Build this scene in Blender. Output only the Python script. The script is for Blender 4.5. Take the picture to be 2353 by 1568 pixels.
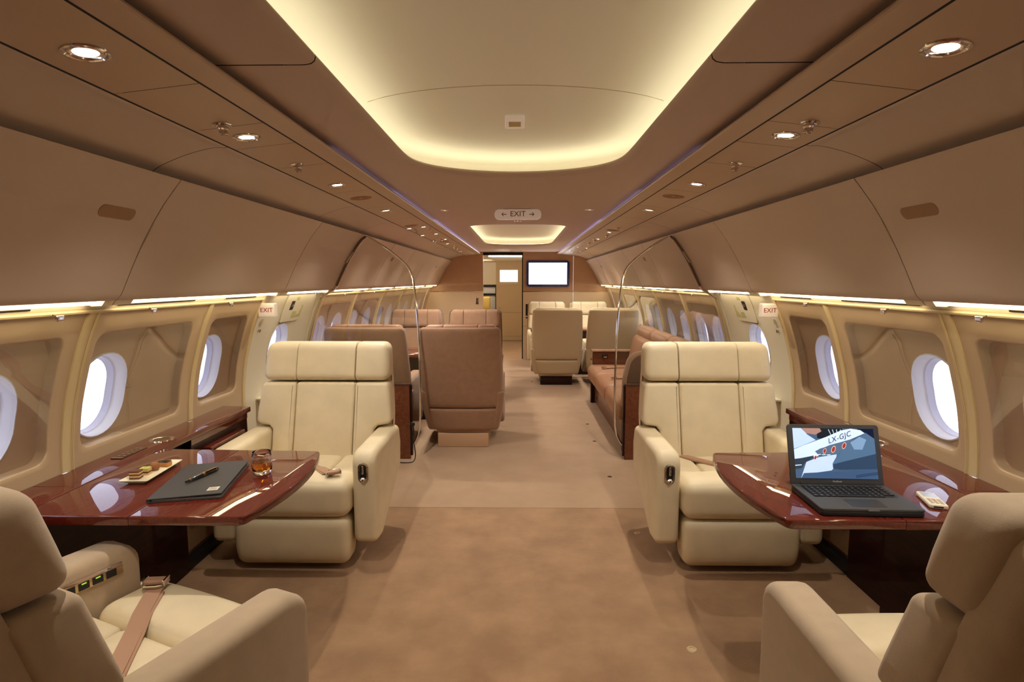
import bpy, bmesh, math, random
from mathutils import Vector, Matrix
R = math.radians
scene = bpy.context.scene
for o in list(bpy.data.objects): bpy.data.objects.remove(o)
COL = scene.collection
random.seed(4)

# ---------------------------------------------------------------- camera, world, exposure
FPX, W, H = 1300.0, 2353.0, 1568.0
cam_d = bpy.data.cameras.new('camera'); cam = bpy.data.objects.new('camera', cam_d); COL.objects.link(cam)
cam_d.sensor_fit = 'HORIZONTAL'; cam_d.sensor_width = 36.0; cam_d.lens = FPX * 36.0 / W
cam_d.clip_start = 0.02
cam.location = (0.018, 0.0, 1.47)
cam.rotation_euler = (R(90) - math.atan(138.0 / FPX), 0, math.atan(17.5 / FPX))
scene.camera = cam
vs = scene.view_settings
vs.view_transform = 'Standard'; vs.look = 'None'; vs.gamma = 1.0; vs.use_curve_mapping = False
vs.exposure = 0.0

SKY = 3.0            # bright overcast apron outside the cabin windows
world = bpy.data.worlds.new('sky'); scene.world = world; world.use_nodes = True
bg = world.node_tree.nodes['Background']
bg.inputs[0].default_value = (0.74, 0.79, 1.0, 1); bg.inputs[1].default_value = SKY
SPOT = 34.0          # watts of one ceiling downlight
COVE = 5.0          # emission of the warm tray cove tape
SLOT = 9.0           # emission of the wash light lens under the bins
WARM = (1.0, 0.92, 0.80)

# ---------------------------------------------------------------- materials
def lin(c):
    return tuple(((v/255)/12.92 if v/255 <= .04045 else ((v/255+.055)/1.055)**2.4) for v in c)
MATS = {}
def mat(name, rgb, rough=.6, metal=0, coat=0, bump=0, bscale=400, var=0, vscale=3, emit=None, estr=0, trans=0, ior=1.45, sheen=0, spec=.5):
    if name in MATS: return MATS[name]
    m = bpy.data.materials.new(name); m.use_nodes = True; nt = m.node_tree
    b = nt.nodes['Principled BSDF']; c = lin(rgb) + (1,)
    b.inputs['Base Color'].default_value = c
    b.inputs['Roughness'].default_value = rough; b.inputs['Metallic'].default_value = metal
    b.inputs['Coat Weight'].default_value = coat; b.inputs['Coat Roughness'].default_value = .03
    b.inputs['Transmission Weight'].default_value = trans; b.inputs['IOR'].default_value = ior
    b.inputs['Sheen Weight'].default_value = sheen
    b.inputs['Specular IOR Level'].default_value = spec
    tc = nt.nodes.new('ShaderNodeTexCoord')
    if var:
        n = nt.nodes.new('ShaderNodeTexNoise'); n.inputs['Scale'].default_value = vscale; n.inputs['Detail'].default_value = 5
        nt.links.new(tc.outputs['Object'], n.inputs['Vector'])
        r = nt.nodes.new('ShaderNodeValToRGB')
        r.color_ramp.elements[0].color = tuple(v*(1-var) for v in c[:3]) + (1,); r.color_ramp.elements[0].position = .3
        r.color_ramp.elements[1].color = tuple(min(1, v*(1+var)) for v in c[:3]) + (1,); r.color_ramp.elements[1].position = .7
        nt.links.new(n.outputs[0], r.inputs[0]); nt.links.new(r.outputs[0], b.inputs['Base Color'])
    if bump:
        n = nt.nodes.new('ShaderNodeTexNoise'); n.inputs['Scale'].default_value = bscale; n.inputs['Detail'].default_value = 3
        nt.links.new(tc.outputs['Object'], n.inputs['Vector'])
        bp = nt.nodes.new('ShaderNodeBump'); bp.inputs['Strength'].default_value = bump; bp.inputs['Distance'].default_value = .002
        nt.links.new(n.outputs[0], bp.inputs['Height']); nt.links.new(bp.outputs[0], b.inputs['Normal'])
    if emit:
        b.inputs['Emission Color'].default_value = lin(emit) + (1,); b.inputs['Emission Strength'].default_value = estr
    MATS[name] = m
    return m
def wood(name, dark, light, rough=.16, scale=1.0, coat=1.0):
    m = bpy.data.materials.new(name); m.use_nodes = True; nt = m.node_tree; b = nt.nodes['Principled BSDF']
    tc = nt.nodes.new('ShaderNodeTexCoord'); mp = nt.nodes.new('ShaderNodeMapping')
    mp.inputs['Scale'].default_value = (9*scale, 1.1*scale, 9*scale)
    n = nt.nodes.new('ShaderNodeTexNoise'); n.inputs['Scale'].default_value = 5; n.inputs['Detail'].default_value = 8; n.inputs['Distortion'].default_value = .6
    r = nt.nodes.new('ShaderNodeValToRGB')
    r.color_ramp.elements[0].position = .3; r.color_ramp.elements[0].color = lin(dark) + (1,)
    r.color_ramp.elements[1].position = .75; r.color_ramp.elements[1].color = lin(light) + (1,)
    nt.links.new(tc.outputs['Object'], mp.inputs[0]); nt.links.new(mp.outputs[0], n.inputs['Vector'])
    nt.links.new(n.outputs[0], r.inputs[0]); nt.links.new(r.outputs[0], b.inputs['Base Color'])
    b.inputs['Roughness'].default_value = rough; b.inputs['Coat Weight'].default_value = coat; b.inputs['Coat Roughness'].default_value = .015
    b.inputs['Coat IOR'].default_value = 1.7; b.inputs['Specular IOR Level'].default_value = .1
    MATS[name] = m; return m
def clear(name, tint=(1, 1, 1), refl=.5, rough=.0, ior=1.45):
    m = bpy.data.materials.new(name); m.use_nodes = True; nt = m.node_tree; nt.nodes.clear()
    o = nt.nodes.new('ShaderNodeOutputMaterial'); t = nt.nodes.new('ShaderNodeBsdfTransparent'); g = nt.nodes.new('ShaderNodeBsdfGlossy')
    mx = nt.nodes.new('ShaderNodeMixShader'); fr = nt.nodes.new('ShaderNodeLayerWeight'); fr.inputs['Blend'].default_value = .5
    pw = nt.nodes.new('ShaderNodeMath'); pw.operation = 'POWER'; pw.inputs[1].default_value = 4.0
    mu = nt.nodes.new('ShaderNodeMath'); mu.operation = 'MULTIPLY_ADD'; mu.inputs[1].default_value = .92*refl; mu.inputs[2].default_value = .05*refl
    t.inputs[0].default_value = tint + (1,); g.inputs['Roughness'].default_value = rough
    nt.links.new(fr.outputs['Facing'], pw.inputs[0]); nt.links.new(pw.outputs[0], mu.inputs[0]); nt.links.new(mu.outputs[0], mx.inputs[0])
    nt.links.new(t.outputs[0], mx.inputs[1]); nt.links.new(g.outputs[0], mx.inputs[2]); nt.links.new(mx.outputs[0], o.inputs[0])
    MATS[name] = m; return m

bin_m = mat('bin laminate', (193, 172, 152), .45, bump=.05, bscale=900)
strip_m = mat('strip laminate', (188, 160, 130), .42)
ceil_m = mat('ceiling fabric', (194, 170, 152), .8, bump=.1, bscale=700)
dome_m = mat('tray paint', (238, 234, 216), .7)
panel_m = mat('wall panel vinyl', (192, 168, 136), .42, bump=.05, bscale=900)
shade_m = mat('shade panel', (176, 150, 122), .5)
rib_m = mat('rib cream', (214, 194, 148), .45, bump=.2, bscale=600)
val_m = mat('valance cream', (218, 204, 172), .5)
door_m = mat('door liner', (222, 214, 190), .5)
bezel_m = mat('window bezel', (206, 204, 208), .45)
bezin_m = mat('window inner', (196, 196, 214), .4)
cream_m = mat('cream leather', (222, 206, 172), .48, bump=.25, bscale=350, var=.05, vscale=9)
wool_m = mat('cream wool', (186, 164, 136), .9, bump=.5, bscale=900, var=.05, vscale=20, sheen=.25)
brown_m = mat('brown wool', (162, 126, 100), .9, bump=.5, bscale=900, var=.06, vscale=20, sheen=.3)
tan_m = mat('tan leather', (168, 122, 92), .45, bump=.25, bscale=350)
beige_m = mat('beige wool', (206, 186, 150), .85, bump=.4, bscale=900, sheen=.2)
seam_m = mat('seam dark', (70, 48, 34), .9)
dark_m = mat('dark void', (20, 14, 12), .8)
black_m = mat('black plastic', (26, 26, 28), .45)
chrome_m = mat('chrome', (225, 220, 215), .08, metal=1)
steel_m = mat('brushed steel', (190, 180, 165), .25, metal=1)
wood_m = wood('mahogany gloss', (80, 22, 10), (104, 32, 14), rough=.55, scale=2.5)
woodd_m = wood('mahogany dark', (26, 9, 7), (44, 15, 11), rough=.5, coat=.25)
woodp_m = wood('walnut panel', (92, 52, 34), (118, 70, 46), rough=.35, coat=.3)
ven_m = mat('veneer tan', (188, 148, 114), .35, coat=.3, var=.05, vscale=6)
venl_m = mat('veneer pale', (222, 198, 164), .35, coat=.3)
glass_m = clear('clear partition', (.95, .95, .93), 1.0)
cover_m = clear('window cover', (.96, .95, .93), 1.6, .0)
pane_m = clear('window pane', (.97, .98, 1), .5)
red_m = mat('sign red', (150, 10, 18), .5)
sign_m = mat('sign white', (232, 220, 206), .4, emit=(232, 210, 190), estr=.18)
lens_m = mat('lamp lens', (255, 250, 240), .3, emit=(255, 244, 226), estr=14)
lensd_m = mat('lamp lens dim', (255, 236, 205), .3, emit=(255, 226, 180), estr=3)
cove_m = mat('cove tape', (255, 240, 190), .5, emit=(255, 249, 220), estr=COVE)
slot_m = mat('wash lens', (255, 245, 215), .5, emit=(255, 238, 200), estr=SLOT)
blue_m = mat('mood tape', (200, 205, 255), .5, emit=(176, 182, 255), estr=5)
blue_a = mat('mood tape faint', (200, 205, 255), .5, emit=(176, 182, 255), estr=.8)
blue_b = mat('mood tape low', (200, 205, 255), .5, emit=(176, 182, 255), estr=2.2)

def carpet(name, ca, cb):
    m = bpy.data.materials.new(name); m.use_nodes = True; nt = m.node_tree; b = nt.nodes['Principled BSDF']
    tc = nt.nodes.new('ShaderNodeTexCoord')
    n1 = nt.nodes.new('ShaderNodeTexNoise'); n1.inputs['Scale'].default_value = 4.0; n1.inputs['Detail'].default_value = 7; n1.inputs['Roughness'].default_value = .62
    n2 = nt.nodes.new('ShaderNodeTexNoise'); n2.inputs['Scale'].default_value = 420; n2.inputs['Detail'].default_value = 2
    r = nt.nodes.new('ShaderNodeValToRGB'); r.color_ramp.elements[0].position = .36; r.color_ramp.elements[1].position = .66
    r.color_ramp.elements[0].color = lin(ca) + (1,); r.color_ramp.elements[1].color = lin(cb) + (1,)
    bp = nt.nodes.new('ShaderNodeBump'); bp.inputs['Strength'].default_value = .6; bp.inputs['Distance'].default_value = .004
    for n in (n1, n2): nt.links.new(tc.outputs['Object'], n.inputs['Vector'])
    nt.links.new(n1.outputs[0], r.inputs[0]); nt.links.new(r.outputs[0], b.inputs['Base Color'])
    nt.links.new(n2.outputs[0], bp.inputs['Height']); nt.links.new(bp.outputs[0], b.inputs['Normal'])
    b.inputs['Roughness'].default_value = .95; b.inputs['Sheen Weight'].default_value = .2
    return m

# ---------------------------------------------------------------- geometry helpers
class G:
    def __init__(s): s.v = []; s.f = []
    def add(s, v, f):
        k = len(s.v); s.v += [tuple(p) for p in v]; s.f += [tuple(i+k for i in q) for q in f]; return s
    def box(s, x0, x1, y0, y1, z0, z1):
        v = [(x, y, z) for z in (z0, z1) for y in (y0, y1) for x in (x0, x1)]
        return s.add(v, [(0,2,3,1),(4,5,7,6),(0,1,5,4),(2,6,7,3),(0,4,6,2),(1,3,7,5)])
    def rbox(s, c, size, r, k=3, m=4, fn=None, puff=0):
        hx, hy, hz = [d/2 for d in size]; hs = (hx, hy, hz); r = min(r, hx*.98, hy*.98, hz*.98)
        def ax(h):
            a = [-h + r*(1-math.cos(math.pi/2*i/k)) for i in range(k)]
            mid = [-(h-r) + 2*(h-r)*i/m for i in range(m+1)]
            return a + mid + [-t for t in reversed(a)]
        A = [ax(h) for h in hs]; idx = {}; vs_ = []; fs = []
        def vert(p):
            key = tuple(round(t, 6) for t in p)
            if key in idx: return idx[key]
            q = [max(-(hs[i]-r), min(hs[i]-r, p[i])) for i in range(3)]; d = [p[i]-q[i] for i in range(3)]
            L = math.sqrt(sum(t*t for t in d)) or 1
            w = [q[i] + r*d[i]/L for i in range(3)]
            if puff:
                for i in range(3):
                    j, l = [t for t in range(3) if t != i]
                    if abs(abs(p[i])-hs[i]) < 1e-6:
                        w[i] += math.copysign(puff*(1-(p[j]/hs[j])**2)*(1-(p[l]/hs[l])**2), p[i])
            w = tuple(w[i]+c[i] for i in range(3))
            if fn: w = fn(*w)
            vs_.append(w); idx[key] = len(vs_)-1; return idx[key]
        for i in range(3):
            j, l = (i+1) % 3, (i+2) % 3
            for sg in (-1, 1):
                for a in range(len(A[j])-1):
                    for b in range(len(A[l])-1):
                        qd = []
                        for (u, w) in ((a, b), (a+1, b), (a+1, b+1), (a, b+1)):
                            p = [0, 0, 0]; p[i] = sg*hs[i]; p[j] = A[j][u]; p[l] = A[l][w]; qd.append(vert(p))
                        if len(set(qd)) > 2: fs.append(qd if sg > 0 else qd[::-1])
        return s.add(vs_, fs)
    def slab(s, prof, w0, w1, r=0, axis='z', k=3, fn=None):
        n = len(prof)
        def inset(d):
            out = []
            for i in range(n):
                a = Vector(prof[i-1]); b = Vector(prof[i]); c = Vector(prof[(i+1) % n])
                e1 = (b-a); e2 = (c-b)
                if e1.length < 1e-7 or e2.length < 1e-7: out.append(tuple(b)); continue
                e1.normalize(); e2.normalize()
                n1 = Vector((-e1.y, e1.x)); n2 = Vector((-e2.y, e2.x)); m = n1+n2
                if m.length < 1e-6: m = n1
                m.normalize(); sc = 1/max(.35, m.dot(n1))
                out.append((b.x + m.x*d*sc, b.y + m.y*d*sc))
            return out
        area = sum(prof[i-1][0]*prof[i][1]-prof[i][0]*prof[i-1][1] for i in range(n)); sg = 1 if area > 0 else -1
        lv = []
        if r > 0:
            for i in range(k+1):
                a = math.pi/2*i/k; lv.append((r*(1-math.sin(a)), w0 + r*(1-math.cos(a))))
            for i in range(k+1):
                a = math.pi/2*(k-i)/k; lv.append((r*(1-math.sin(a)), w1 - r*(1-math.cos(a))))
        else: lv = [(0, w0), (0, w1)]
        v = []; f = []
        for (d, w) in lv:
            for (a, b) in inset(d*sg):
                p = (w, a, b) if axis == 'x' else (a, w, b) if axis == 'y' else (a, b, w)
                v.append(fn(*p) if fn else p)
        L = len(lv)
        for i in range(L-1):
            for j in range(n):
                f.append((i*n+j, i*n+(j+1) % n, (i+1)*n+(j+1) % n, (i+1)*n+j))
        f.append(tuple(range(n))[::-1]); f.append(tuple((L-1)*n+j for j in range(n)))
        return s.add(v, f)
    def tube(s, path, r, n=8, closed=False):
        P = [Vector(p) for p in path]; L = len(P); v = []; f = []; nrm = None
        for i in range(L):
            if closed: t = P[(i+1) % L]-P[i-1]
            else: t = P[min(i+1, L-1)]-P[max(i-1, 0)]
            t.normalize()
            if nrm is None:
                nrm = Vector((0, 0, 1)) if abs(t.z) < .9 else Vector((1, 0, 0))
            nrm = nrm - t*nrm.dot(t); nrm.normalize(); bn = t.cross(nrm)
            rr = r[i] if isinstance(r, (list, tuple)) else r
            for k in range(n):
                a = 2*math.pi*k/n; v.append(P[i] + (nrm*math.cos(a)+bn*math.sin(a))*rr)
        for i in range(L if closed else L-1):
            for k in range(n):
                f.append((i*n+k, i*n+(k+1) % n, ((i+1) % L)*n+(k+1) % n, ((i+1) % L)*n+k))
        if not closed: f += [tuple(range(n))[::-1], tuple((L-1)*n+k for k in range(n))]
        return s.add(v, f)
    def lathe(s, prof, n=24, c=(0, 0, 0), cap=True, fn=None):
        v = []; f = []; L = len(prof)
        for (r, z) in prof:
            for k in range(n):
                a = 2*math.pi*k/n; p = (c[0]+r*math.cos(a), c[1]+r*math.sin(a), c[2]+z); v.append(fn(*p) if fn else p)
        for i in range(L-1):
            for k in range(n): f.append((i*n+k, i*n+(k+1) % n, (i+1)*n+(k+1) % n, (i+1)*n+k))
        if cap: f += [tuple(range(n))[::-1], tuple((L-1)*n+k for k in range(n))]
        return s.add(v, f)
    def sweep(s, prof, y0, y1, ny=1, closed=False):
        n = len(prof); v = []; f = []
        for i in range(ny+1):
            y = y0+(y1-y0)*i/ny
            for (x, z) in prof: v.append((x, y, z))
        m = n if closed else n-1
        for i in range(ny):
            for j in range(m): f.append((i*n+j, i*n+(j+1) % n, (i+1)*n+(j+1) % n, (i+1)*n+j))
        if closed: f += [tuple(range(n))[::-1], tuple(ny*n+j for j in range(n))]
        return s.add(v, f)
    def rings(s, loops, capend=False, close=True):
        n = len(loops[0]); v = []; f = []
        for l in loops: v += l
        m = n if close else n-1
        for i in range(len(loops)-1):
            for j in range(m): f.append((i*n+j, i*n+(j+1) % n, (i+1)*n+(j+1) % n, (i+1)*n+j))
        if capend: f.append(tuple((len(loops)-1)*n+j for j in range(n)))
        return s.add(v, f)
    def map(s, fn): s.v = [tuple(fn(*p)) for p in s.v]; return s
    def mesh(s, name, m, ang=40):
        me = bpy.data.meshes.new(name); me.from_pydata(s.v, [], s.f)
        bm = bmesh.new(); bm.from_mesh(me); bmesh.ops.remove_doubles(bm, verts=bm.verts, dist=1e-6)
        bmesh.ops.recalc_face_normals(bm, faces=bm.faces); bm.to_mesh(me); bm.free()
        me.materials.append(m)
        for p in me.polygons: p.use_smooth = True
        me.set_sharp_from_angle(angle=R(ang)); return me
    def build(s, name, m, parent=None, ang=40):
        o = bpy.data.objects.new(name, s.mesh(name, m, ang)); COL.objects.link(o)
        if parent: o.parent = parent
        return o
def tag(o, label=None, cat=None, group=None, kind=None):
    if label: o['label'] = label
    if cat: o['category'] = cat
    if group: o['group'] = group
    if kind: o['kind'] = kind
    return o
def thing(name, label, cat, loc=(0, 0, 0), rz=0, group=None, kind=None):
    o = bpy.data.objects.new(name, None); COL.objects.link(o); o.empty_display_size = .1
    o.location = loc; o.rotation_euler = (0, 0, rz); return tag(o, label, cat, group, kind)
def copy_tree(o, parent=None):
    c = o.copy(); COL.objects.link(c); c.parent = parent
    for ch in [x for x in bpy.data.objects if x.parent == o]: copy_tree(ch, c)
    return c
def rpoly(pts, rad, k=5):
    n = len(pts); out = []
    for i in range(n):
        r = rad[i] if isinstance(rad, (list, tuple)) else rad
        a = Vector(pts[i-1]); b = Vector(pts[i]); c = Vector(pts[(i+1) % n])
        if r <= 0: out.append(tuple(b)); continue
        u = (a-b).normalized(); w = (c-b).normalized(); ang = u.angle(w)
        t = min(r/math.tan(ang/2), (a-b).length*.48, (c-b).length*.48); rr = t*math.tan(ang/2)
        p1 = b+u*t; p2 = b+w*t; cen = b+(u+w).normalized()*(rr/math.sin(ang/2))
        a1 = math.atan2(p1.y-cen.y, p1.x-cen.x); a2 = math.atan2(p2.y-cen.y, p2.x-cen.x); d = (a2-a1+math.pi) % (2*math.pi)-math.pi
        for j in range(k+1): out.append((cen.x+rr*math.cos(a1+d*j/k), cen.y+rr*math.sin(a1+d*j/k)))
    return out
def rr(yc, zc, hw, hh, r, n=6, m=8):
    """rounded rectangle loop, evenly indexed so that two of them can be bridged"""
    out = []
    cs = [(yc+hw-r, zc+hh-r, 0), (yc-hw+r, zc+hh-r, 90), (yc-hw+r, zc-hh+r, 180), (yc+hw-r, zc-hh+r, 270)]
    for q in range(4):
        cy, cz, a0 = cs[q]
        for i in range(n+1):
            a = R(a0+90*i/n); out.append((cy+r*math.cos(a), cz+r*math.sin(a)))
        ny_, nz_, na = cs[(q+1) % 4]; e = (ny_+r*math.cos(R(na)), nz_+r*math.sin(R(na))); b = out[-1]
        for i in range(1, m): out.append((b[0]+(e[0]-b[0])*i/m, b[1]+(e[1]-b[1])*i/m))
    return out
def text_mesh(txt, size, depth=.0006, name='lettering', m=None, parent=None, mtx=None, align='CENTER', shear=0, space=1):
    c = bpy.data.curves.new('t', 'FONT'); c.body = txt; c.size = size; c.extrude = depth; c.align_x = align; c.align_y = 'CENTER'; c.shear = shear; c.space_character = space
    o = bpy.data.objects.new('t', c); COL.objects.link(o)
    dg = bpy.context.evaluated_depsgraph_get(); me = bpy.data.meshes.new_from_object(o.evaluated_get(dg))
    bpy.data.objects.remove(o); bpy.data.curves.remove(c)
    if mtx is not None: me.transform(mtx)
    me.materials.clear(); me.materials.append(m)
    ob = bpy.data.objects.new(name, me); COL.objects.link(ob)
    if parent: ob.parent = parent
    return ob
# letters facing -Y (towards the camera): text plane x->X, y->Z
FACE = Matrix.Rotation(R(90), 4, 'X')

# ---------------------------------------------------------------- cabin section
PROF = [(0, 1.715), (.1, 1.728), (.3, 1.752), (.5, 1.768), (.744, 1.774), (.93, 1.755), (1.07, 1.722), (1.22, 1.675), (1.35, 1.62), (1.45, 1.572)]
def wx(z):
    z = max(0, min(1.45, z))
    for i in range(len(PROF)-1):
        z0, x0 = PROF[i]; z1, x1 = PROF[i+1]
        if z <= z1:
            pm = PROF[max(i-1, 0)]; pn = PROF[min(i+2, len(PROF)-1)]
            m0 = (x1-pm[1])/(z1-pm[0]); m1 = (pn[1]-x0)/(pn[0]-z0); h = z1-z0; t = (z-z0)/h
            return x0*(2*t**3-3*t*t+1)+m0*h*(t**3-2*t*t+t)+x1*(-2*t**3+3*t*t)+m1*h*(t**3-t*t)
    return PROF[-1][1]
YB, YF = -1.6, 10.58

fl = thing('floor', 'cut-pile carpeted cabin floor, browner in the near lounge', 'floor', kind='structure')
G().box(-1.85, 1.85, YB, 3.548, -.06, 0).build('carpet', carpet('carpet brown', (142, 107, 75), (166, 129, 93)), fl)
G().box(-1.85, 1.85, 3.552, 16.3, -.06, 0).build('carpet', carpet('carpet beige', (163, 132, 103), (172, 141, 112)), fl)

# ---------------------------------------------------------------- ceiling
ceil = thing('ceiling', 'beige cabin ceiling with lit oval-ended trays and downlight strips', 'ceiling', kind='structure')
ZC = 2.0
def half_open(pts):   # mirror a right-hand edge list into a full loop
    return pts + [(-x, y) for (x, y) in reversed(pts)]
def smooth_pts(p, n=4):
    out = []
    for i in range(len(p)-1):
        p0 = Vector(p[max(i-1, 0)]); p1 = Vector(p[i]); p2 = Vector(p[i+1]); p3 = Vector(p[min(i+2, len(p)-1)])
        for j in range(n):
            t = j/n
            out.append(tuple(.5*((2*p1)+(-p0+p2)*t+(2*p0-5*p1+4*p2-p3)*t*t+(-p0+3*p1-3*p2+p3)*t**3)))
    out.append(tuple(p[-1])); return out
END = [(.485, 2.40), (.482, 2.55), (.466, 2.67), (.42, 2.775), (.34, 2.86), (.22, 2.93), (.10, 2.965), (0, 2.975)]
def edge_normals(pts):
    out = []
    for i in range(len(pts)):
        a = Vector(pts[max(i-1, 0)]); b = Vector(pts[min(i+1, len(pts)-1)]); t = (b-a).normalized(); out.append(Vector((t.y, -t.x)))
    return out
def tray(edge, center, top, outer, panel_name='ceiling_panel', closed=False):
    """edge: open right-hand-to-left-hand polyline of the opening (2D); builds panel, lip, dome and cove tape"""
    nn = edge_normals(edge)
    if closed:
        n = len(edge); nn = []
        for i in range(n):
            t = (Vector(edge[(i+1) % n])-Vector(edge[i-1])).normalized(); nn.append(Vector((t.y, -t.x)))
    def off(d, z): return [(p[0]+q.x*d, p[1]+q.y*d, z) for p, q in zip(edge, nn)]
    G().rings([[(a, b, ZC) for a, b in outer], off(.03, ZC), off(.012, ZC+.003), off(.003, ZC+.010), off(0, ZC+.02), off(.004, ZC+.028), off(.012, ZC+.031), off(.115, ZC+.031)], close=closed).build(panel_name, ceil_m, ceil)
    loops = []
    for i in range(11):
        t = i/10; z = ZC+.085+(top-ZC-.085)*math.sqrt(1-(1-t)**2)
        o5 = off(.115, 0)
        loops.append([(a[0]+(c[0]-a[0])*t, a[1]+(c[1]-a[1])*t, z) for a, c in zip(o5, center)])
    loops = [off(.115, ZC+.031)] + loops
    G().rings(loops, close=closed).build('ceiling_tray', dome_m, ceil)
    G().rings([off(.03, ZC+.034), off(.06, ZC+.034)], close=closed).build('cove_light', cove_m, ceil)
# near tray: straight sides from behind the camera to a rounded end
right = [(.48, YB+.1), (.48, .2), (.48, .9)]
e1 = [(.485, 1.455), (.485, 1.7), (.485, 1.95), (.485, 2.2)] + smooth_pts(END, 4)
e1f = e1 + [(-x, y) for x, y in reversed(e1[:-1])]
nE = len(e1)
# outer rectangle matched to the edge points
def outer_for(e, xo, y1):
    out = []
    for (x, y) in e:
        a = min(1, max(0, (.485-abs(x))/.485)); s = 1 if x >= 0 else -1
        if abs(x) > .46: out.append((s*xo, y if y < 2.3 else 2.3+(y-2.3)*(y1-2.3)/.40))
        else: out.append((s*xo*abs(x)/.46, y1))
    return out
XO = .80
o1 = outer_for(e1f, XO, 5.2)
o1 = [(x, min(y, 5.2)) for x, y in o1]
c1 = [(0, min(y, 2.15)) for x, y in e1f]
tray(e1f, c1, 2.185, o1)
jn = [(.6*(1-t/20), ZC+.0845+.10*math.sqrt(1-(1-t/20)**2)) for t in range(21)]
jn = jn + [(-x, z) for x, z in reversed(jn[:-1])]
G().tube([(x, 2.16, z) for x, z in jn], .0014, 5).build('tray_joint', mat('joint cream', (190, 176, 140), .8), ceil)
# side panels beside the tray, nearer the camera (joint across the ceiling at y = 1.45)
for sx in (1, -1):
    pr = [(sx*XO, ZC), (sx*.515, ZC), (sx*.497, ZC+.003), (sx*.488, ZC+.010), (sx*.485, ZC+.02), (sx*.489, ZC+.028), (sx*.497, ZC+.031), (sx*.60, ZC+.031)]
    G().sweep(pr, .62, 1.449).build('ceiling_panel', ceil_m, ceil)
    dm = [(sx*.60, ZC+.031)] + [(sx*.60*(1-i/10), ZC+.085+.10*math.sqrt(1-(1-i/10)**2)) for i in range(11)]
    G().sweep(dm, .60, 1.455).build('ceiling_tray', dome_m, ceil)
    G().sweep([(sx*.515, ZC+.034), (sx*.545, ZC+.034)], .62, 1.455).build('cove_light', cove_m, ceil)
G().box(-XO, XO, YB, .62, ZC, ZC+.2).build('ceiling_panel', ceil_m, ceil)
# far tray
ef = []
for (x, y, a0) in ((.485, 8.2, 0),):
    q = smooth_pts([(.485, 8.15), (.47, 8.42), (.42, 8.56), (.34, 8.66), (.22, 8.74), (.10, 8.77), (0, 8.775)], 3)
    qn = smooth_pts([(0, 5.44), (.2, 5.455), (.36, 5.51), (.45, 5.62), (.485, 5.80)], 3)
    rt = qn[1:] + [(.485, 6.4), (.485, 7.0), (.485, 7.6)] + q
    ef = rt + [(-x_, y_) for x_, y_ in reversed(rt[:-1])] + [(0, 5.44)]
of = []
for (x, y) in ef:
    s = 1 if x >= 0 else -1
    if 5.75 < y < 8.2: of.append((s*XO, 5.2+(y-5.75)*(10.62-5.2)/(8.2-5.75)))
    else: of.append((s*XO*min(1, abs(x)/.44), 5.2 if y < 7 else 10.62))
cf = [(0, max(6.1, min(y, 8.0))) for x, y in ef]
tray(ef, cf, 2.16, of, closed=True)
# light rails, downlight strips and cove panels along both sides
JS = [YB, -.45, .55, 1.462, 1.815, 2.07, 2.42, 3.10, 3.75, 4.42, 5.5, 6.8, 8.1, 9.3, YF]
CS = [YB, -.8, .60, 2.03, 3.62, 4.62, 5.78, 6.9, 8.05, 9.2, YF]
for sx in (1, -1):
    G().sweep([(sx*x, z) for x, z in [(.80, 1.972), (.725, 1.974), (.709, 1.979), (.703, 1.978), (.701, 1.972), (.704, 1.9665), (.714, 1.9635), (.776, 1.961), (.778, 1.972)]], YB, YF).build('light_rail', strip_m, ceil)
    G().sweep([(sx*.77, 1.973), (sx*1.02, 1.950)], YB, YF).build('strip_backing', dark_m, ceil)
    G().sweep([(sx*x, z) for x, z in [(.776, 1.9615), (.7845, 1.9612)]], YB, YF).build('gap_shade', dark_m, ceil)  # dark strip stands in for the shade in the rail-side gap
    G().sweep([(sx*x, z) for x, z in [(.9985, 1.9368), (1.0075, 1.9362)]], YB, YF).build('gap_shade', dark_m, ceil)  # likewise a dark strip for the shade in the cove-side gap
    for a, b in zip(JS[:-1], JS[1:]):
        G().sweep([(sx*.784, 1.972), (sx*.784, 1.962), (sx*.786, 1.9605), (sx*.998, 1.9365), (sx*1.0, 1.938), (sx*1.0, 1.949)], a+.0015, b-.0015).build('strip_panel', strip_m, ceil)
    cv = smooth_pts([(1.008, 1.955), (1.009, 1.936), (1.06, 1.934), (1.13, 1.918), (1.20, 1.894), (1.27, 1.86), (1.33, 1.80)], 4)
    for a, b in zip(CS[:-1], CS[1:]):
        G().sweep([(sx*x, z) for x, z in cv], a+.002, b-.002).build('cove_panel', bin_m, ceil)
    # bluish tape in the groove between rail and ceiling
    for a, b, mm in ((2.3, 3.4, blue_a), (3.4, 5.0, blue_b), (5.0, 10.3, blue_m)): G().sweep([(sx*.755, 1.977), (sx*.735, 1.977)], a, b).build('groove_light', mm, ceil)
G().sweep([(-1.60, 1.47), (-1.78, 1.6), (-1.6, 1.95), (-1.2, 2.2), (-.6, 2.32), (0, 2.34), (.6, 2.32), (1.2, 2.2), (1.6, 1.95), (1.78, 1.6), (1.60, 1.47)], YB-.02, YF+.02).build('outer_skin', dark_m); tag(bpy.data.objects['outer_skin'], 'dark outer skin above the ceiling panels', 'skin', kind='structure')  # unseen skin, added so no sky light leaks into the cabin

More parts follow.
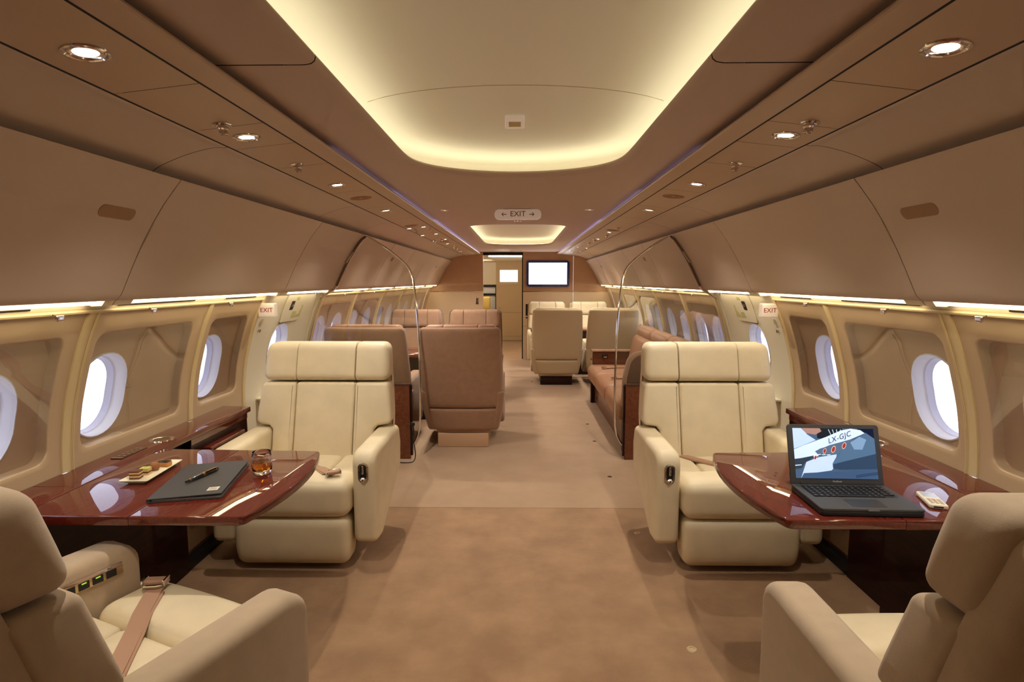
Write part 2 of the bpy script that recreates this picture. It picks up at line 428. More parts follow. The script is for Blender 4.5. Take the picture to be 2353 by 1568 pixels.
# ---------------------------------------------------------------- overhead bins
BINP = smooth_pts([(1.236, 1.842), (1.31, 1.748), (1.375, 1.647), (1.43, 1.545), (1.47, 1.462), (1.492, 1.418), (1.513, 1.397)], 4)
def bx_at(z):
    for (x0, z0), (x1, z1) in zip(BINP[:-1], BINP[1:]):
        if z1 <= z <= z0: return x0+(x1-x0)*(z0-z)/(z0-z1)
    return 1.4
BS = [YB, -.85, .65, 2.13, 3.64, 4.60, 5.80, 6.91, 8.05, 9.22, YF-.005]
where = {1: 'on the sofa side', -1: 'on the dining side'}
binlab = ['above the rear of the cabin', 'behind the nearest armchair row', 'with latch plate above the nearest armchair', 'above the window beside the table', 'above the exit door', 'just past the glass screen', 'second past the glass screen', 'third past the glass screen', 'above the far club seats', 'meeting the far bulkhead']
for sx in (1, -1):
    for i, (a, b) in enumerate(zip(BS[:-1], BS[1:])):
        yc = (a+b)/2
        t = thing('overhead_bin', 'beige curved overhead bin %s %s' % (binlab[i], where[sx]), 'overhead bin', (0, yc, 0), group='overhead bins')
        a0, b0 = a-yc+.003, b-yc-.003
        inner = [(x+.018, z-.004) for x, z in BINP]
        pr = BINP + [(1.528, 1.3945), (1.575, 1.396), (1.575, 1.404)] + [(1.53, 1.43)] + list(reversed(inner[:-2]))
        G().sweep([(sx*x, z) for x, z in pr], a0, b0, closed=True).build('door', bin_m, t)
        G().sweep([(sx*x, z) for x, z in [(1.275, 1.815), (1.48, 1.465), (1.53, 1.455), (1.56, 1.47), (1.56, 1.62), (1.46, 1.80), (1.36, 1.86)]], a0+.002, b0-.002, closed=True).build('body', bin_m, t)
        # wash light lens under the bin, tapered at its ends
        e0, e1_ = a0+.10, b0-.05
        lv = G()
        prl = [(1.523, 1.3935), (1.530, 1.384), (1.560, 1.381), (1.568, 1.387), (1.565, 1.3935)]
        lv.sweep([(sx*x, z) for x, z in prl], e0, e1_, closed=True).build('light_lens', slot_m, t)
        for (ya, yb_) in ((a0, e0), (e1_, b0)):
            G().sweep([(sx*x, z) for x, z in [(1.516, 1.396), (1.530, 1.378), (1.570, 1.376), (1.585, 1.385), (1.585, 1.40), (1.53, 1.44)]], ya, yb_, closed=True).build('lens_cap', val_m, t)
        if i in (2, 6, 9):
            yl = {2: 1.93, 6: 6.08, 9: 9.28}[i]-yc; hw = .085 if i == 2 else .05
            lp = rr(yl, 1.700, hw, .019, .0185, 5, 4)
            f2 = lambda y, z, d: (sx*(bx_at(z)-d*.8), y, z-d*.5)
            G().rings([[f2(y, z, -.004) for y, z in lp], [f2(y, z, .0015) for y, z in lp]], capend=True).build('latch', mat('latch tan', (150, 112, 78), .5), t)

# ---------------------------------------------------------------- side walls, windows, exit doors
wins = []
def ring_on(sx, loop, off): return [(sx*(wx(z)+off), y, z) for y, z in loop]
def lerp_loop(a, b, t): return [(p[0]+(q[0]-p[0])*t, p[1]+(q[1]-p[1])*t) for p, q in zip(a, b)]
def make_window(sx, yc, zc, base, label, hw=.152, hh=.178):
    n = len(wins)+1
    w = thing('window_%d' % n, label, 'window', (0, 0, 0), kind='structure')
    L = lambda s, o: ring_on(sx, rr(yc, zc, hw*s, hh*(.25+.75*s), hw*s*.98, 8, 6), base+o)
    G().rings([L(1.04, 0.002), L(1.03, -.006), L(1.0, -.007), L(.985, .0)]).build('bezel_ring', bezel_m, w)
    G().rings([L(.985, 0), L(.965, .008), L(.935, .030), L(.915, .038), L(.90, .040)]).build('reveal', bezel_m, w)
    G().rings([L(.90, .040), L(.885, .043), L(.87, .064), L(.84, .069)]).build('inner_frame', bezin_m, w)
    G().rings([L(.85, .066), L(.4, .067)], capend=True).build('pane', pane_m, w)
    pl = bpy.data.lights.new('window_portal', 'AREA'); pl.shape = 'RECTANGLE'; pl.size = .34; pl.size_y = .40
    pl.cycles.is_portal = True
    po = bpy.data.objects.new('window_portal', pl); COL.objects.link(po); po.location = (sx*(wx(zc)+base+.10), yc, zc)
    po.rotation_euler = (0, R(90)*sx, 0); po.parent = w
    wins.append(w); return w
def wall_panel(sx, wall, y0, y1, ry0, ry1, windows, zb=.722, zt=1.352, rz0=.785, rz1=1.262):
    yc, zc = (y0+y1)/2, (zb+zt)/2; ry, rz = (ry0+ry1)/2, (rz0+rz1)/2
    outer = rr(yc, zc, (y1-y0)/2, (zt-zb)/2, .002); hole = rr(ry, rz, (ry1-ry0)/2, (rz1-rz0)/2, .05)
    lp = [ring_on(sx, outer, .012), ring_on(sx, outer, 0)] + [ring_on(sx, lerp_loop(outer, hole, t), 0) for t in (.33, .66, .94)] + \
         [ring_on(sx, hole, .003), ring_on(sx, rr(ry, rz, (ry1-ry0)/2-.004, (rz1-rz0)/2-.004, .046), .012), ring_on(sx, rr(ry, rz, (ry1-ry0)/2-.006, (rz1-rz0)/2-.006, .046), .05)]
    p = G().rings(lp).build('window_panel', panel_m, wall)
    cuts = [ry0-.01] + [(a+b)/2 for a, b in zip(windows[:-1], windows[1:])] + [ry1+.01]
    for k, yw in enumerate(windows):
        a, b = cuts[k], cuts[k+1]
        o2 = rr((a+b)/2, rz, (b-a)/2, (rz1-rz0)/2+.01, .002); zw = .985; h2 = rr(yw, zw, .155, .181, .152)
        G().rings([ring_on(sx, lerp_loop(o2, h2, t), .042) for t in (0, .33, .66, 1)]).build('shade_panel', shade_m, p)
    cov = rr(ry, rz, (ry1-ry0)/2-.001, (rz1-rz0)/2-.001, .049)
    cen = [(ry+(a-ry)*.5, rz+(b-rz)*.5) for a, b in cov]; c0 = [(ry+(a-ry)*.02, rz+(b-rz)*.02) for a, b in cov]
    G().rings([ring_on(sx, cov, .004), ring_on(sx, lerp_loop(cov, cen, .5), .004), ring_on(sx, cen, .004), ring_on(sx, lerp_loop(cen, c0, .5), .004), ring_on(sx, c0, .004)], capend=True).build('cover_pane', cover_m, p)
    # air slot above the panel
    G().add([(sx*(wx(z)-.0165), y, z) for y in (y0+.08, y1-.22*(y1-y0)) for z in (1.371, 1.377)], [(0, 1, 3, 2)]).build('air_slot', dark_m, p)
    return p
def rib(sx, wall, y, w, z0=.722, z1=1.352, d=.012, m=None, name='rib'):
    pts = [z0+(z1-z0)*i/16 for i in range(17)]
    loops = [[(sx*(wx(z)-o), yy, z) for z in pts] for (yy, o) in ((y-w/2, -.01), (y-w/2, d*.6), (y-w/2+.006, d), (y+w/2-.006, d), (y+w/2, d*.6), (y+w/2, -.01))]
    return G().rings(loops, close=False).build(name, m or rib_m, wall)
winlab = {}
def wall_side(sx):
    nm = 'right' if sx > 0 else 'left'; sd = 'beside the laptop table' if sx > 0 else 'beside the folder table'
    side = 'on the sofa side' if sx > 0 else 'on the dining side'
    wall = thing('wall_'+nm, 'curved beige cabin side wall %s' % side, 'wall', kind='structure')
    # valance with top rail, and the lower wall
    for (a, b) in ((YB, 3.575), (4.66, YF)):
        G().sweep([(sx*x, z) for x, z in [(1.60, 1.45), (1.598, 1.435), (1.597, 1.40), (1.600, 1.368), (1.606, 1.362), (1.64, 1.35)]], a, b).build('valance', val_m, wall)
        G().sweep([(sx*x, z) for x, z in [(1.610, 1.364), (1.600, 1.362), (1.598, 1.355), (1.602, 1.349), (1.625, 1.347)]], a, b).build('top_rail', rib_m, wall)
        G().sweep([(sx*wx(.722*i/10), .722*i/10) for i in range(11)], a, b).build('lower_panel', panel_m, wall)
    for a, b in ((YB, -.40), (-.37, .82)): rib(sx, wall, (a+b)/2, b-a, d=.0, m=panel_m, name='plain_panel')
    wall_panel(sx, wall, .85, 2.122, .93, 2.062, [1.25, 1.80])
    wall_panel(sx, wall, 2.168, 2.972, 2.225, 2.895, [2.365])
    wall_panel(sx, wall, 3.008, 3.572, 3.07, 3.492, [3.185])
    for y, w in ((-.385, .03), (.835, .03), (2.145, .046), (2.99, .036)): rib(sx, wall, y, w)
    for y in (.835+.012, 2.145+.02): rib(sx, wall, y, .008, d=.018, name='rib_bead')
    rib(sx, wall, 3.585, .03, z0=.0, z1=1.40, name='door_post')
    fcount = [0]
    fy = [4.70, 5.70, 6.83, 7.96, 9.09, 10.22]
    for a, b in zip(fy[:-1], fy[1:]):
        m_ = (a+b)/2
        wl = [m_-.27, m_+.27] if b-a > 1.05 else [m_-.24, m_+.25]
        wall_panel(sx, wall, a+.02, b-.02, a+.07, b-.07, wl)
        for k in wl:
            o_n = ('first', 'second', 'third', 'fourth', 'fifth', 'sixth', 'seventh', 'eighth', 'ninth', 'tenth')[fcount[0]]; fcount[0] += 1
            make_window(sx, k, .985, .042, o_n+' oval cabin window past the glass screen %s' % side)['group'] = 'far windows ' + side
    for y in fy[1:-1]: rib(sx, wall, y, .04)
    rib(sx, wall, 4.68, .10, z0=0, z1=1.43, d=.016, name='door_post')
    rib(sx, wall, 10.42, .36, z0=.7, z1=1.36, d=.002, m=panel_m, name='end_panel')
    for y, lab in ((1.25, 'oval cabin window right beside the nearest armchair %s'), (1.80, 'oval cabin window at the near end of the table %s'), (2.365, 'oval cabin window over the middle of the table %s'), (3.185, 'small oval cabin window next to the exit door %s')):
        make_window(sx, y, .985, .042, lab % side)
    # clip latches hanging from the top rail
    for y in (1.95, 2.46, 3.13):
        t = thing('blind_latch', 'small chrome blind latch %s %s' % ({1.95: 'over the nearest window', 2.46: 'over the table window', 3.13: 'over the window by the exit'}[y], side), 'latch', (sx*1.592, y, 1.352))
        G().rbox((-sx*.006, 0, -.012), (.012, .030, .022), .004).build('grip', chrome_m, t)
        G().tube([(0, -.028, .002), (-sx*.004, -.01, -.004), (-sx*.006, .005, -.008)], .0035, 6).build('arm', chrome_m, t)
    # far latches
    for y, w_ in ((5.2, 'first'), (6.26, 'second'), (7.4, 'third'), (8.52, 'fourth')):
        t = tag(G().rbox((0, 0, -.006), (.014, .03, .02), .005).build('blind_latch', chrome_m), w_+' small chrome blind latch past the glass screen %s' % side, 'latch', 'far blind latches '+side)
        t.location = (sx*1.592, y, 1.35)
    # ---- exit door
    d = thing('door_%d' % (1 if sx < 0 else 2), 'cream emergency exit door with oval window %s' % side, 'door', kind='structure')
    ya, yb = 3.60, 4.635
    zt = 1.405
    yw, zw = 4.06, .985
    o2 = rr((ya+yb)/2, zt/2, (yb-ya)/2, zt/2, .002); h2 = rr(yw, zw, .155, .181, .152)
    i2 = rr((ya+.11+yb-.03)/2, .72, (yb-ya-.14)/2, .66, .10)
    i3 = rr((ya+.11+yb-.03)/2, .72, (yb-ya-.14)/2-.012, .648, .09)
    G().rings([ring_on(sx, lerp_loop(o2, i2, t), -.005) for t in (0, .4, .8, 1)] + [ring_on(sx, i2, .012)]).build('door_surround', door_m, d)
    G().rings([ring_on(sx, i2, .014), ring_on(sx, i3, .013)]).build('door_seal', mat('seal grey', (120, 112, 98), .7), d)
    G().rings([ring_on(sx, i3, .014), ring_on(sx, i3, .002)] + [ring_on(sx, lerp_loop(i3, h2, t), .002) for t in (.2, .4, .6, .8, .97)] + [ring_on(sx, h2, .006)]).build('door_liner', door_m, d)
    make_window(sx, yw, zw, .006, 'oval window in the exit door %s' % side)
    # handle recess, cover flap, placard, lower shelf
    def plate(name, y0, y1, z0, z1, o, m, par=d, r=.006):
        lp = rr((y0+y1)/2, (z0+z1)/2, (y1-y0)/2, (z1-z0)/2, r, 3, 4)
        ci = [((y0+y1)/2+(a-(y0+y1)/2)*.9, (z0+z1)/2+(b-(z0+z1)/2)*.9) for a, b in lp]
        return G().rings([ring_on(sx, lp, 0), ring_on(sx, lp, o), ring_on(sx, ci, o-.0005)], capend=True).build(name, m, par)
    fp = plate('handle_cover', 3.98, 4.30, 1.175, 1.37, -.008, door_m)
    plate('cover_groove', 3.98, 4.20, 1.172, 1.178, -.004, seam_m)
    plate('handle_recess', 4.07, 4.13, 1.26, 1.325, -.011, black_m, fp)
    plate('handle', 4.085, 4.115, 1.285, 1.30, -.018, steel_m, fp)
    g_ = mat('placard green', (196, 192, 130), .5)
    plate('placard', 4.14, 4.225, 1.20, 1.285, -.010, g_, fp); plate('placard', 4.23, 4.32, 1.20, 1.29, -.010, g_, fp)
    plate('placard', 4.14, 4.20, 1.33, 1.355, -.010, g_, fp)
    plate('lock_pin', 3.66, 3.675, 1.135, 1.155, -.02, steel_m); plate('hinge_block', 3.665, 3.69, 1.19, 1.225, -.02, door_m)
    G().slab(rpoly([(3.76, wx(.70)-.12), (3.98, wx(.70)-.12), (3.98, wx(.7)+.02), (3.76, wx(.7)+.02)], .02), .66, .675, .005).map(lambda x, y, z: (sx*y, x, z)).build('shelf', door_m, d)
    G().slab([(3.79, wx(.60)-.09), (3.96, wx(.60)-.09), (3.96, wx(.6)+.02), (3.79, wx(.6)+.02)], .36, .66, .0, fn=lambda x, y, z: (sx*(y+(.66-z)*.25), x, z)).build('slide_housing', door_m, d)
    # exit sign beside the door
    s = thing('exit_sign', 'small white EXIT sign box by the exit door %s' % side, 'sign', (sx*(wx(1.28)-.006), 3.60, 1.285))
    G().rbox((-sx*.052, 0, 0), (.104, .055, .088), .008).build('box', sign_m, s)
    mt = Matrix.Translation((-sx*.055, -.0282, 0)) @ FACE
    text_mesh('EXIT', .040, .0004, m=red_m, parent=s, mtx=mt)
    return wall
WL = wall_side(-1); WR = wall_side(1)

wb = tag(G().box(-1.9, 1.9, YB-.06, YB-.02, -.05, 2.4).build('wall_back', ven_m), 'tan veneer bulkhead behind the camera', 'wall', kind='structure')

# ---------------------------------------------------------------- far bulkhead, door opening and vestibule
wf = thing('wall_front', 'tan veneer bulkhead with door opening and television', 'wall', kind='structure')
YW = YF
G().box(-1.9, -.66, YW, YW+.05, 1.278, 2.3).build('upper_panel', ven_m, wf)
G().box(-1.9, -.66, YW, YW+.05, 0, 1.272).build('lower_panel', venl_m, wf)
G().box(.081, 1.010, YW, YW+.05, 1.278, 2.3).build('upper_panel', ven_m, wf)
G().box(1.015, 1.9, YW, YW+.05, 1.278, 2.3).build('upper_panel', ven_m, wf)
G().box(.081, 1.010, YW, YW+.05, .625, 1.272).build('lower_panel', venl_m, wf)
G().box(.081, 1.010, YW, YW+.05, 0, .622).build('lower_panel', venl_m, wf)
G().box(1.015, 1.9, YW, YW+.05, 0, 1.272).build('lower_panel', venl_m, wf)
G().box(-.66, .081, YW, YW+.05, 1.945, 2.3).build('door_header', dark_m, wf)
for a, b in ((-1.75, -.66), (.081, 1.75)):
    G().box(a, b, YW-.006, YW+.002, 1.268, 1.282).build('chrome_trim', chrome_m, wf)
G().box(.062, .081, YW+.05, YW+.075, 0, 1.945).build('door_edge', dark_m, wf)
# small wall fittings
cp = thing('wall_control_panel', 'narrow chrome switch panel on the bulkhead beside the doorway', 'switch panel', (-.775, YW, 1.10))
G().rbox((0, -.006, 0), (.06, .012, .13), .004).build('plate', chrome_m, cp)
for k in range(3): G().box(-.018, .018, -.016, -.011, -.05+k*.035, -.028+k*.035).build('button', black_m, cp)
iv = thing('wall_monitor', 'dark inset panel on the bulkhead below the television', 'panel', (.175, YW, .93))
G().box(-.045, .06, -.006, .004, -.105, .11).build('glass', black_m, iv)
G().box(-.045, .03, -.006, .004, -.155, -.130).build('slot', black_m, iv)
tag(G().lathe([(0, 0), (.012, 0), (.012, .01), (0, .02)], 10, fn=lambda x, y, z: (x+.185, YW-z, y+.627)).build('cabinet_knob', chrome_m), 'tiny round knob on the bulkhead cabinet door', 'knob')
tv = thing('television', 'flat television with dark blue frame showing a white screen on the bulkhead', 'television', (.539, YW, 1.606))
G().slab(rpoly([(-.40, -.243), (.40, -.243), (.40, .243), (-.40, .243)], .05), -.045, -.001, .012, 'y').build('frame', mat('tv frame', (22, 44, 120), .2, coat=.6), tv)
sc = G().add([(-.352, -.0462, -.198), (.352, -.0462, -.198), (.352, -.0462, .198), (-.352, -.0462, .198)], [(0, 1, 2, 3)]).build('screen', mat('tv screen', (255, 255, 255), .3, emit=(246, 248, 255), estr=3.0), tv)
mk = mat('tv mark', (225, 228, 235), .5, emit=(236, 238, 246), estr=1.6)
for k in range(14): G().box(-.30+k*.043, -.286+k*.043, -.0467, -.0463, -.008, .008).build('pale_mark', mk, sc)
# vestibule behind the opening
vm = mat('vestibule cream', (226, 208, 176), .5); 
vl = thing('wall_vestibule', 'cream vestibule walls seen through the doorway', 'wall', kind='structure')
G().box(-1.35, -1.3, YW+.05, 16.3, 0, 2.05).build('side_panel', vm, vl)
G().box(.12, .17, YW+.05, 16.3, 0, 2.05).build('side_panel', vm, vl)
G().box(-1.35, .17, 16.2, 16.3, 0, 2.05).build('end_panel', vm, vl)
G().box(-1.35, .17, YW+.05, 16.3, 2.0, 2.08).build('top_panel', vm, vl)
G().box(-.62, .10, 11.6, 13.6, 1.955, 1.999).build('ceiling_tray', dome_m, vl)
cb = thing('wardrobe_cabinet', 'pale veneer wardrobe with white screen seen through the doorway', 'cabinet', (-.233, 14.06, 0))
for z0, z1 in ((.0, .095), (.10, .69), (.695, 1.365), (1.37, 1.998)):
    G().box(-.333, .350, 0, .3, z0, z1).build('door', mat('wardrobe veneer', (216, 190, 152), .6), cb)
G().lathe([(0, 0), (.018, 0), (.018, .012), (0, .02)], 10, fn=lambda x, y, z: (x-.245, -z, y+.83)).build('knob', chrome_m, cb)
sc = G().box(-.236, .202, -.012, .002, 1.447, 1.738).build('screen', mat('pale screen', (215, 238, 240), .3, emit=(222, 240, 244), estr=1.15), cb)
gm = mat('pale logo', (190, 212, 212), .5, emit=(196, 220, 222), estr=1.0)
G().tube([(.0+.035*math.cos(a*math.pi/8), -.0125, 1.635+.03*math.sin(a*math.pi/8)) for a in range(16)], .004, 6, True).build('ring_mark', gm, sc)
for k in range(9): G().box(-.17+k*.038, -.145+k*.038, -.0128, -.0115, 1.565, 1.585).build('word_mark', gm, sc)
sh = thing('display_rack', 'dark framed rack with pale panes far beyond the doorway', 'rack', (-.82, 15.6, 0))
for (x0, x1, z0, z1) in ((-.24, -.20, .55, 1.36), (.17, .23, .55, 1.36), (-.24, .23, 1.30, 1.37), (-.24, .23, 1.07, 1.13), (-.24, .23, .55, .60)):
    G().box(x0, x1, -.04, .02, z0, z1).build('frame_bar', dark_m, sh)
for z0, z1 in ((1.14, 1.29), (.62, 1.05)): G().box(-.2, .17, 0, .01, z0, z1).build('pane', mat('pale pane', (190, 188, 186), .4), sh)
G().box(-.24, .23, -.03, .02, 0, .56).build('plinth', venl_m, sh)
ys = thing('cabin_seat', 'pale yellow leather seat partly seen through the doorway', 'seat', (-.93, 15.0, 0))
G().rbox((0, .1, .88), (.34, .12, .36), .05).build('headrest', mat('yellow leather', (224, 196, 110), .5), ys)
G().rbox((0, .08, .52), (.38, .12, .36), .05).build('backrest', MATS['yellow leather'], ys)
G().rbox((0, -.1, .36), (.38, .4, .14), .05).build('cushion', MATS['yellow leather'], ys)
G().box(-.15, .15, -.2, .12, 0, .30).build('base', dark_m, ys)
vlamp = thing('fill_lamp', 'round fill lamp added unseen in the vestibule beyond the doorway', 'lamp', (-.3, 11.1, 1.985))  # added lamp, kept out of view behind the header, brightens the vestibule
G().lathe([(.0, -.004), (.05, -.004), (.06, 0), (.06, .005), (0, .005)], 16).build('lens', lensd_m, vlamp)
def lamp(kind, loc, energy, color, parent=None, radius=.03, spot=R(120), blend=.6, rot=(0, 0, 0), name='bulb'):
    l = bpy.data.lights.new(name, kind); l.energy = energy; l.color = color
    if kind == 'SPOT': l.spot_size = spot; l.spot_blend = blend
    l.shadow_soft_size = radius
    o = bpy.data.objects.new(name, l); COL.objects.link(o); o.location = loc; o.rotation_euler = rot
    if parent: o.parent = parent
    return o
lamp('POINT', (0, 0, -.10), 34, (1, .93, .80), vlamp, .06)
vlamp2 = thing('fill_lamp', 'round fill lamp added unseen over the pale yellow seat beyond the doorway', 'lamp', (-1.08, 14.6, 1.985))  # second added lamp, out of view, brightens the rear of the vestibule
G().lathe([(.0, -.004), (.05, -.004), (.06, 0), (.06, .005), (0, .005)], 16).build('lens', lensd_m, vlamp2)
lamp('POINT', (0, 0, -.10), 20, (1, .93, .80), vlamp2, .06)

# ---------------------------------------------------------------- ceiling fittings
def zs(x): return 1.9605-(abs(x)-.786)/.212*.024
def downlight(x, y, label, group=None, e=1.0, dim=False, r=.045):
    t = thing('downlight', label, 'downlight', (x, y, zs(x)), group=group)
    tilt = math.copysign(.113, x)
    def tl(a, b, c): return (a, b, c - a*math.copysign(.113, x))
    G().lathe([(r*.62, .004), (r*.66, -.003), (r*.74, -.0035), (r*.80, -.001), (r*.88, -.004), (r, -.003), (r*1.02, .0015)], 28, cap=False, fn=tl).build('trim_ring', chrome_m, t)
    G().lathe([(0.0001, -.001), (r*.5, -.0012), (r*.63, .003)], 20, cap=False, fn=tl).build('lens', lensd_m if dim else lens_m, t)
    lamp('SPOT', (0, 0, -.012), SPOT*e, WARM, t, .012, R(122), 1.0)
    return t
def nozzle(x, y, label, group=None, s=1.0):
    t = thing('reading_light', label, 'reading light', (x, y, zs(x)), group=group)
    tl = lambda a, b, c: (a, b, c - a*math.copysign(.113, x))
    G().lathe([(.028*s, .001), (.028*s, -.003), (.022*s, -.005), (.018*s, -.002)], 20, cap=False, fn=tl).build('flange', chrome_m, t)
    def tp(a, b, c): return (a+c*.12*math.copysign(1, x), b, c)
    G().lathe([(.006*s, .0), (.017*s, -.004), (.018*s, -.014*s), (.0135*s, -.018*s), (.013*s, -.030*s), (.010*s, -.032*s), (.009*s, -.025*s), (.0001, -.03*s)], 16, cap=False, fn=tp).build('nozzle', chrome_m, t)
    return t
sd = {1: 'in the sofa side ceiling strip', -1: 'in the dining side ceiling strip'}
for sx in (1, -1):
    for y, lb, e, dm in ((1.235, 'over the near end of the table', .8, 0), (1.94, 'over the table', 1.0, 0), (2.885, 'over the armchair by the exit door', 1.0, 0), (3.92, 'level with the exit door', 1.7, 1)):
        downlight(sx*.895, y, 'chrome ringed downlight %s %s' % (lb, sd[sx]), e=e, dim=bool(dm))
    nozzle(sx*.895, 1.785, 'chrome swivel reading nozzle over the table %s' % sd[sx])
    nozzle(sx*.897, 2.38, 'chrome swivel reading nozzle past the table %s' % sd[sx])
for (x, y, w_) in ((-.975, 5.15, 'first pair, bin side'), (-.847, 5.15, 'first pair, aisle side'), (-.985, 5.91, 'second pair, bin side'), (-.846, 5.91, 'second pair, aisle side'), (-.985, 6.72, 'third pair, bin side'), (-.848, 6.66, 'third pair, aisle side'), (-.911, 7.35, 'single after the pairs'), (-.91, 8.42, 'second single after the pairs'), (-.95, 9.2, 'third single after the pairs'), (-.87, 9.7, 'last before the bulkhead')):
    downlight(x, y, 'small lit downlight past the glass screen, dining side, '+w_, 'far downlights on the dining side', e=.95, r=.035)
for (x, y, w_) in ((.90, 5.67, 'first single'), (.909, 6.54, 'second single'), (.847, 8.22, 'first pair, aisle side'), (.978, 8.22, 'first pair, bin side'), (.853, 9.17, 'second pair, aisle side'), (.985, 9.17, 'second pair, bin side'), (.93, 9.8, 'last before the bulkhead')):
    downlight(x, y, 'small lit downlight past the glass screen, sofa side, '+w_, 'far downlights on the sofa side', e=1.1, r=.035)
for (x, y, w_) in ((-.94, 5.28, 'first pair, bin side'), (-.81, 5.28, 'first pair, aisle side'), (-.96, 6.6, 'second pair, bin side'), (-.88, 6.55, 'second pair, aisle side'), (-.90, 8.3, 'closest to the bulkhead'), (-.9, 7.9, 'single after the pairs')):
    nozzle(x, y, 'small chrome reading nozzle past the glass screen, dining side, '+w_, 'far reading nozzles on the dining side', .9)
for (x, y, w_) in ((.908, 5.17, 'first'), (.92, 5.95, 'second'), (.895, 6.72, 'third'), (.89, 7.2, 'fourth')):
    nozzle(x, y, w_+' chrome reading nozzle past the glass screen on the sofa side', 'far reading nozzles on the sofa side', .9)
sp_m = mat('grille tan', (156, 116, 82), .7)
for (x, y, lb) in ((-.90, 3.33, 'before the glass screen'), (-.92, 4.95, 'past the glass screen'), (.892, 3.30, 'before the glass screen'), (.90, 5.45, 'past the glass screen'), (-.9, 6.95, 'deep in the dining club')):
    g_ = G()
    for q in range(6): g_.lathe([(.012+q*.0085, .0005), (.014+q*.0085, -.0018), (.018+q*.0085, -.0018), (.0195+q*.0085, .0005)], 24, cap=False, fn=lambda a, b, c: (a, b, c-a*math.copysign(.113, x)))
    s_ = thing('speaker_grille', 'tan round speaker grille %s %s' % (lb, sd[1 if x > 0 else -1]), 'speaker', (x, y, zs(x)))
    g_.build('rings', sp_m, s_)
    G().lathe([(.0001, -.0006), (.062, -.0004)], 24, cap=False, fn=lambda a, b, c: (a, b, c-a*math.copysign(.113, x))).build('mesh_disc', strip_m, s_)
# ceiling exit sign
ex = thing('ceiling_exit_sign', 'rounded cream sign reading EXIT with arrows hanging from the ceiling', 'sign', (.004, 4.25, 1.958))
G().slab(rpoly([(-.172, -.038), (.172, -.038), (.172, .038), (-.172, .038)], .034), -.016, .016, .006, 'y').build('plate', sign_m, ex)
G().box(-.10, .10, -.012, .012, .030, .042).build('bracket', ceil_m, ex)
text_mesh('EXIT', .056, .0006, m=red_m, parent=ex, mtx=Matrix.Translation((0, -.0165, .002)) @ FACE)
for s_ in (-1, 1):
    a = G().add([(s_*x, -.0168, z) for x, z in [(.084, -.0025), (.118, -.0025), (.118, .0025), (.084, .0025)]], [(0, 1, 2, 3)])
    for u in (1, -1): a.add([(s_*x, -.0168, z) for x, z in [(.121, 0), (.115, 0), (.102, u*.0135), (.108, u*.0135)]], [(0, 1, 2, 3)])
    a.build('arrow', red_m, ex)
# sensor in the near tray and small ceiling fixtures
sn = thing('tray_sensor', 'small square white sensor in the near lit ceiling tray', 'sensor', (-.004, 2.53, 2.152))
tl = lambda x, y, z: (x, y, z-(y)*.22)
G().slab(rpoly([(-.042, -.042), (.042, -.042), (.042, .042), (-.042, .042)], .008), -.008, .01, .003, fn=tl).build('frame', sign_m, sn)
G().box(-.026, .026, -.02, .02, -.0095, -.004).map(tl).build('grille', mat('sensor grille', (196, 176, 120), .6), sn)
for (x, y, lb) in ((-.545, 4.33, 'on the dining side of the EXIT sign'), (.54, 4.31, 'on the sofa side of the EXIT sign'), (.0, 5.1, 'between the EXIT sign and the far tray'), (.05, 10.1, 'close to the far bulkhead'), (-.13, 10.1, 'close to the doorway bulkhead')):
    t = thing('ceiling_spotlight', 'tiny chrome ceiling spotlight %s' % lb, 'spotlight', (x, y, 2.0))
    G().lathe([(.012, .001), (.014, -.004), (.03, -.004), (.036, .0005)], 20, cap=False).build('ring', chrome_m, t); G().lathe([(.0001, -.002), (.013, -.002)], 16, cap=False).build('lens', lensd_m, t)
tag(G().lathe([(.0001, -.02), (.022, -.02), (.03, 0)], 14, c=(0, 6.1, 2.13), cap=False).build('tray_detector', chrome_m), 'small round detector in the far lit ceiling tray', 'sensor')
for (x, y, lb) in ((.711, 2.135, 'in the aisle before the laptop table'), (.712, 3.19, 'beside the armchair at the laptop table')):
    t = thing('floor_stud', 'round metal floor fitting in the carpet %s' % lb, 'floor fitting', (x, y, 0))
    G().lathe([(.010, .001), (.011, .003), (.018, .003), (.021, .0)], 20, cap=False).build('ring', mat('stud tan', (186, 160, 124), .4, metal=.3), t); G().lathe([(.0001, .0015), (.0105, .0012)], 16, cap=False).build('cap', MATS['stud tan'], t)
for (x, y, w_) in ((.70, 4.15, 'before the sofa side glass screen'), (.71, 5.1, 'along the near half of the sofa'), (.72, 5.73, 'along the middle of the sofa'), (.30, 8.9, 'under the table by the beige chairs'), (.2, 8.2, 'beside the aisle-side beige chair')):
    tag(G().lathe([(.0001, .002), (.014, .002), (.018, 0)], 12, c=(x, y, 0), cap=False).build('floor_plug', seam_m), 'tiny dark floor plug in the carpet '+w_, 'floor fitting', 'floor plugs')

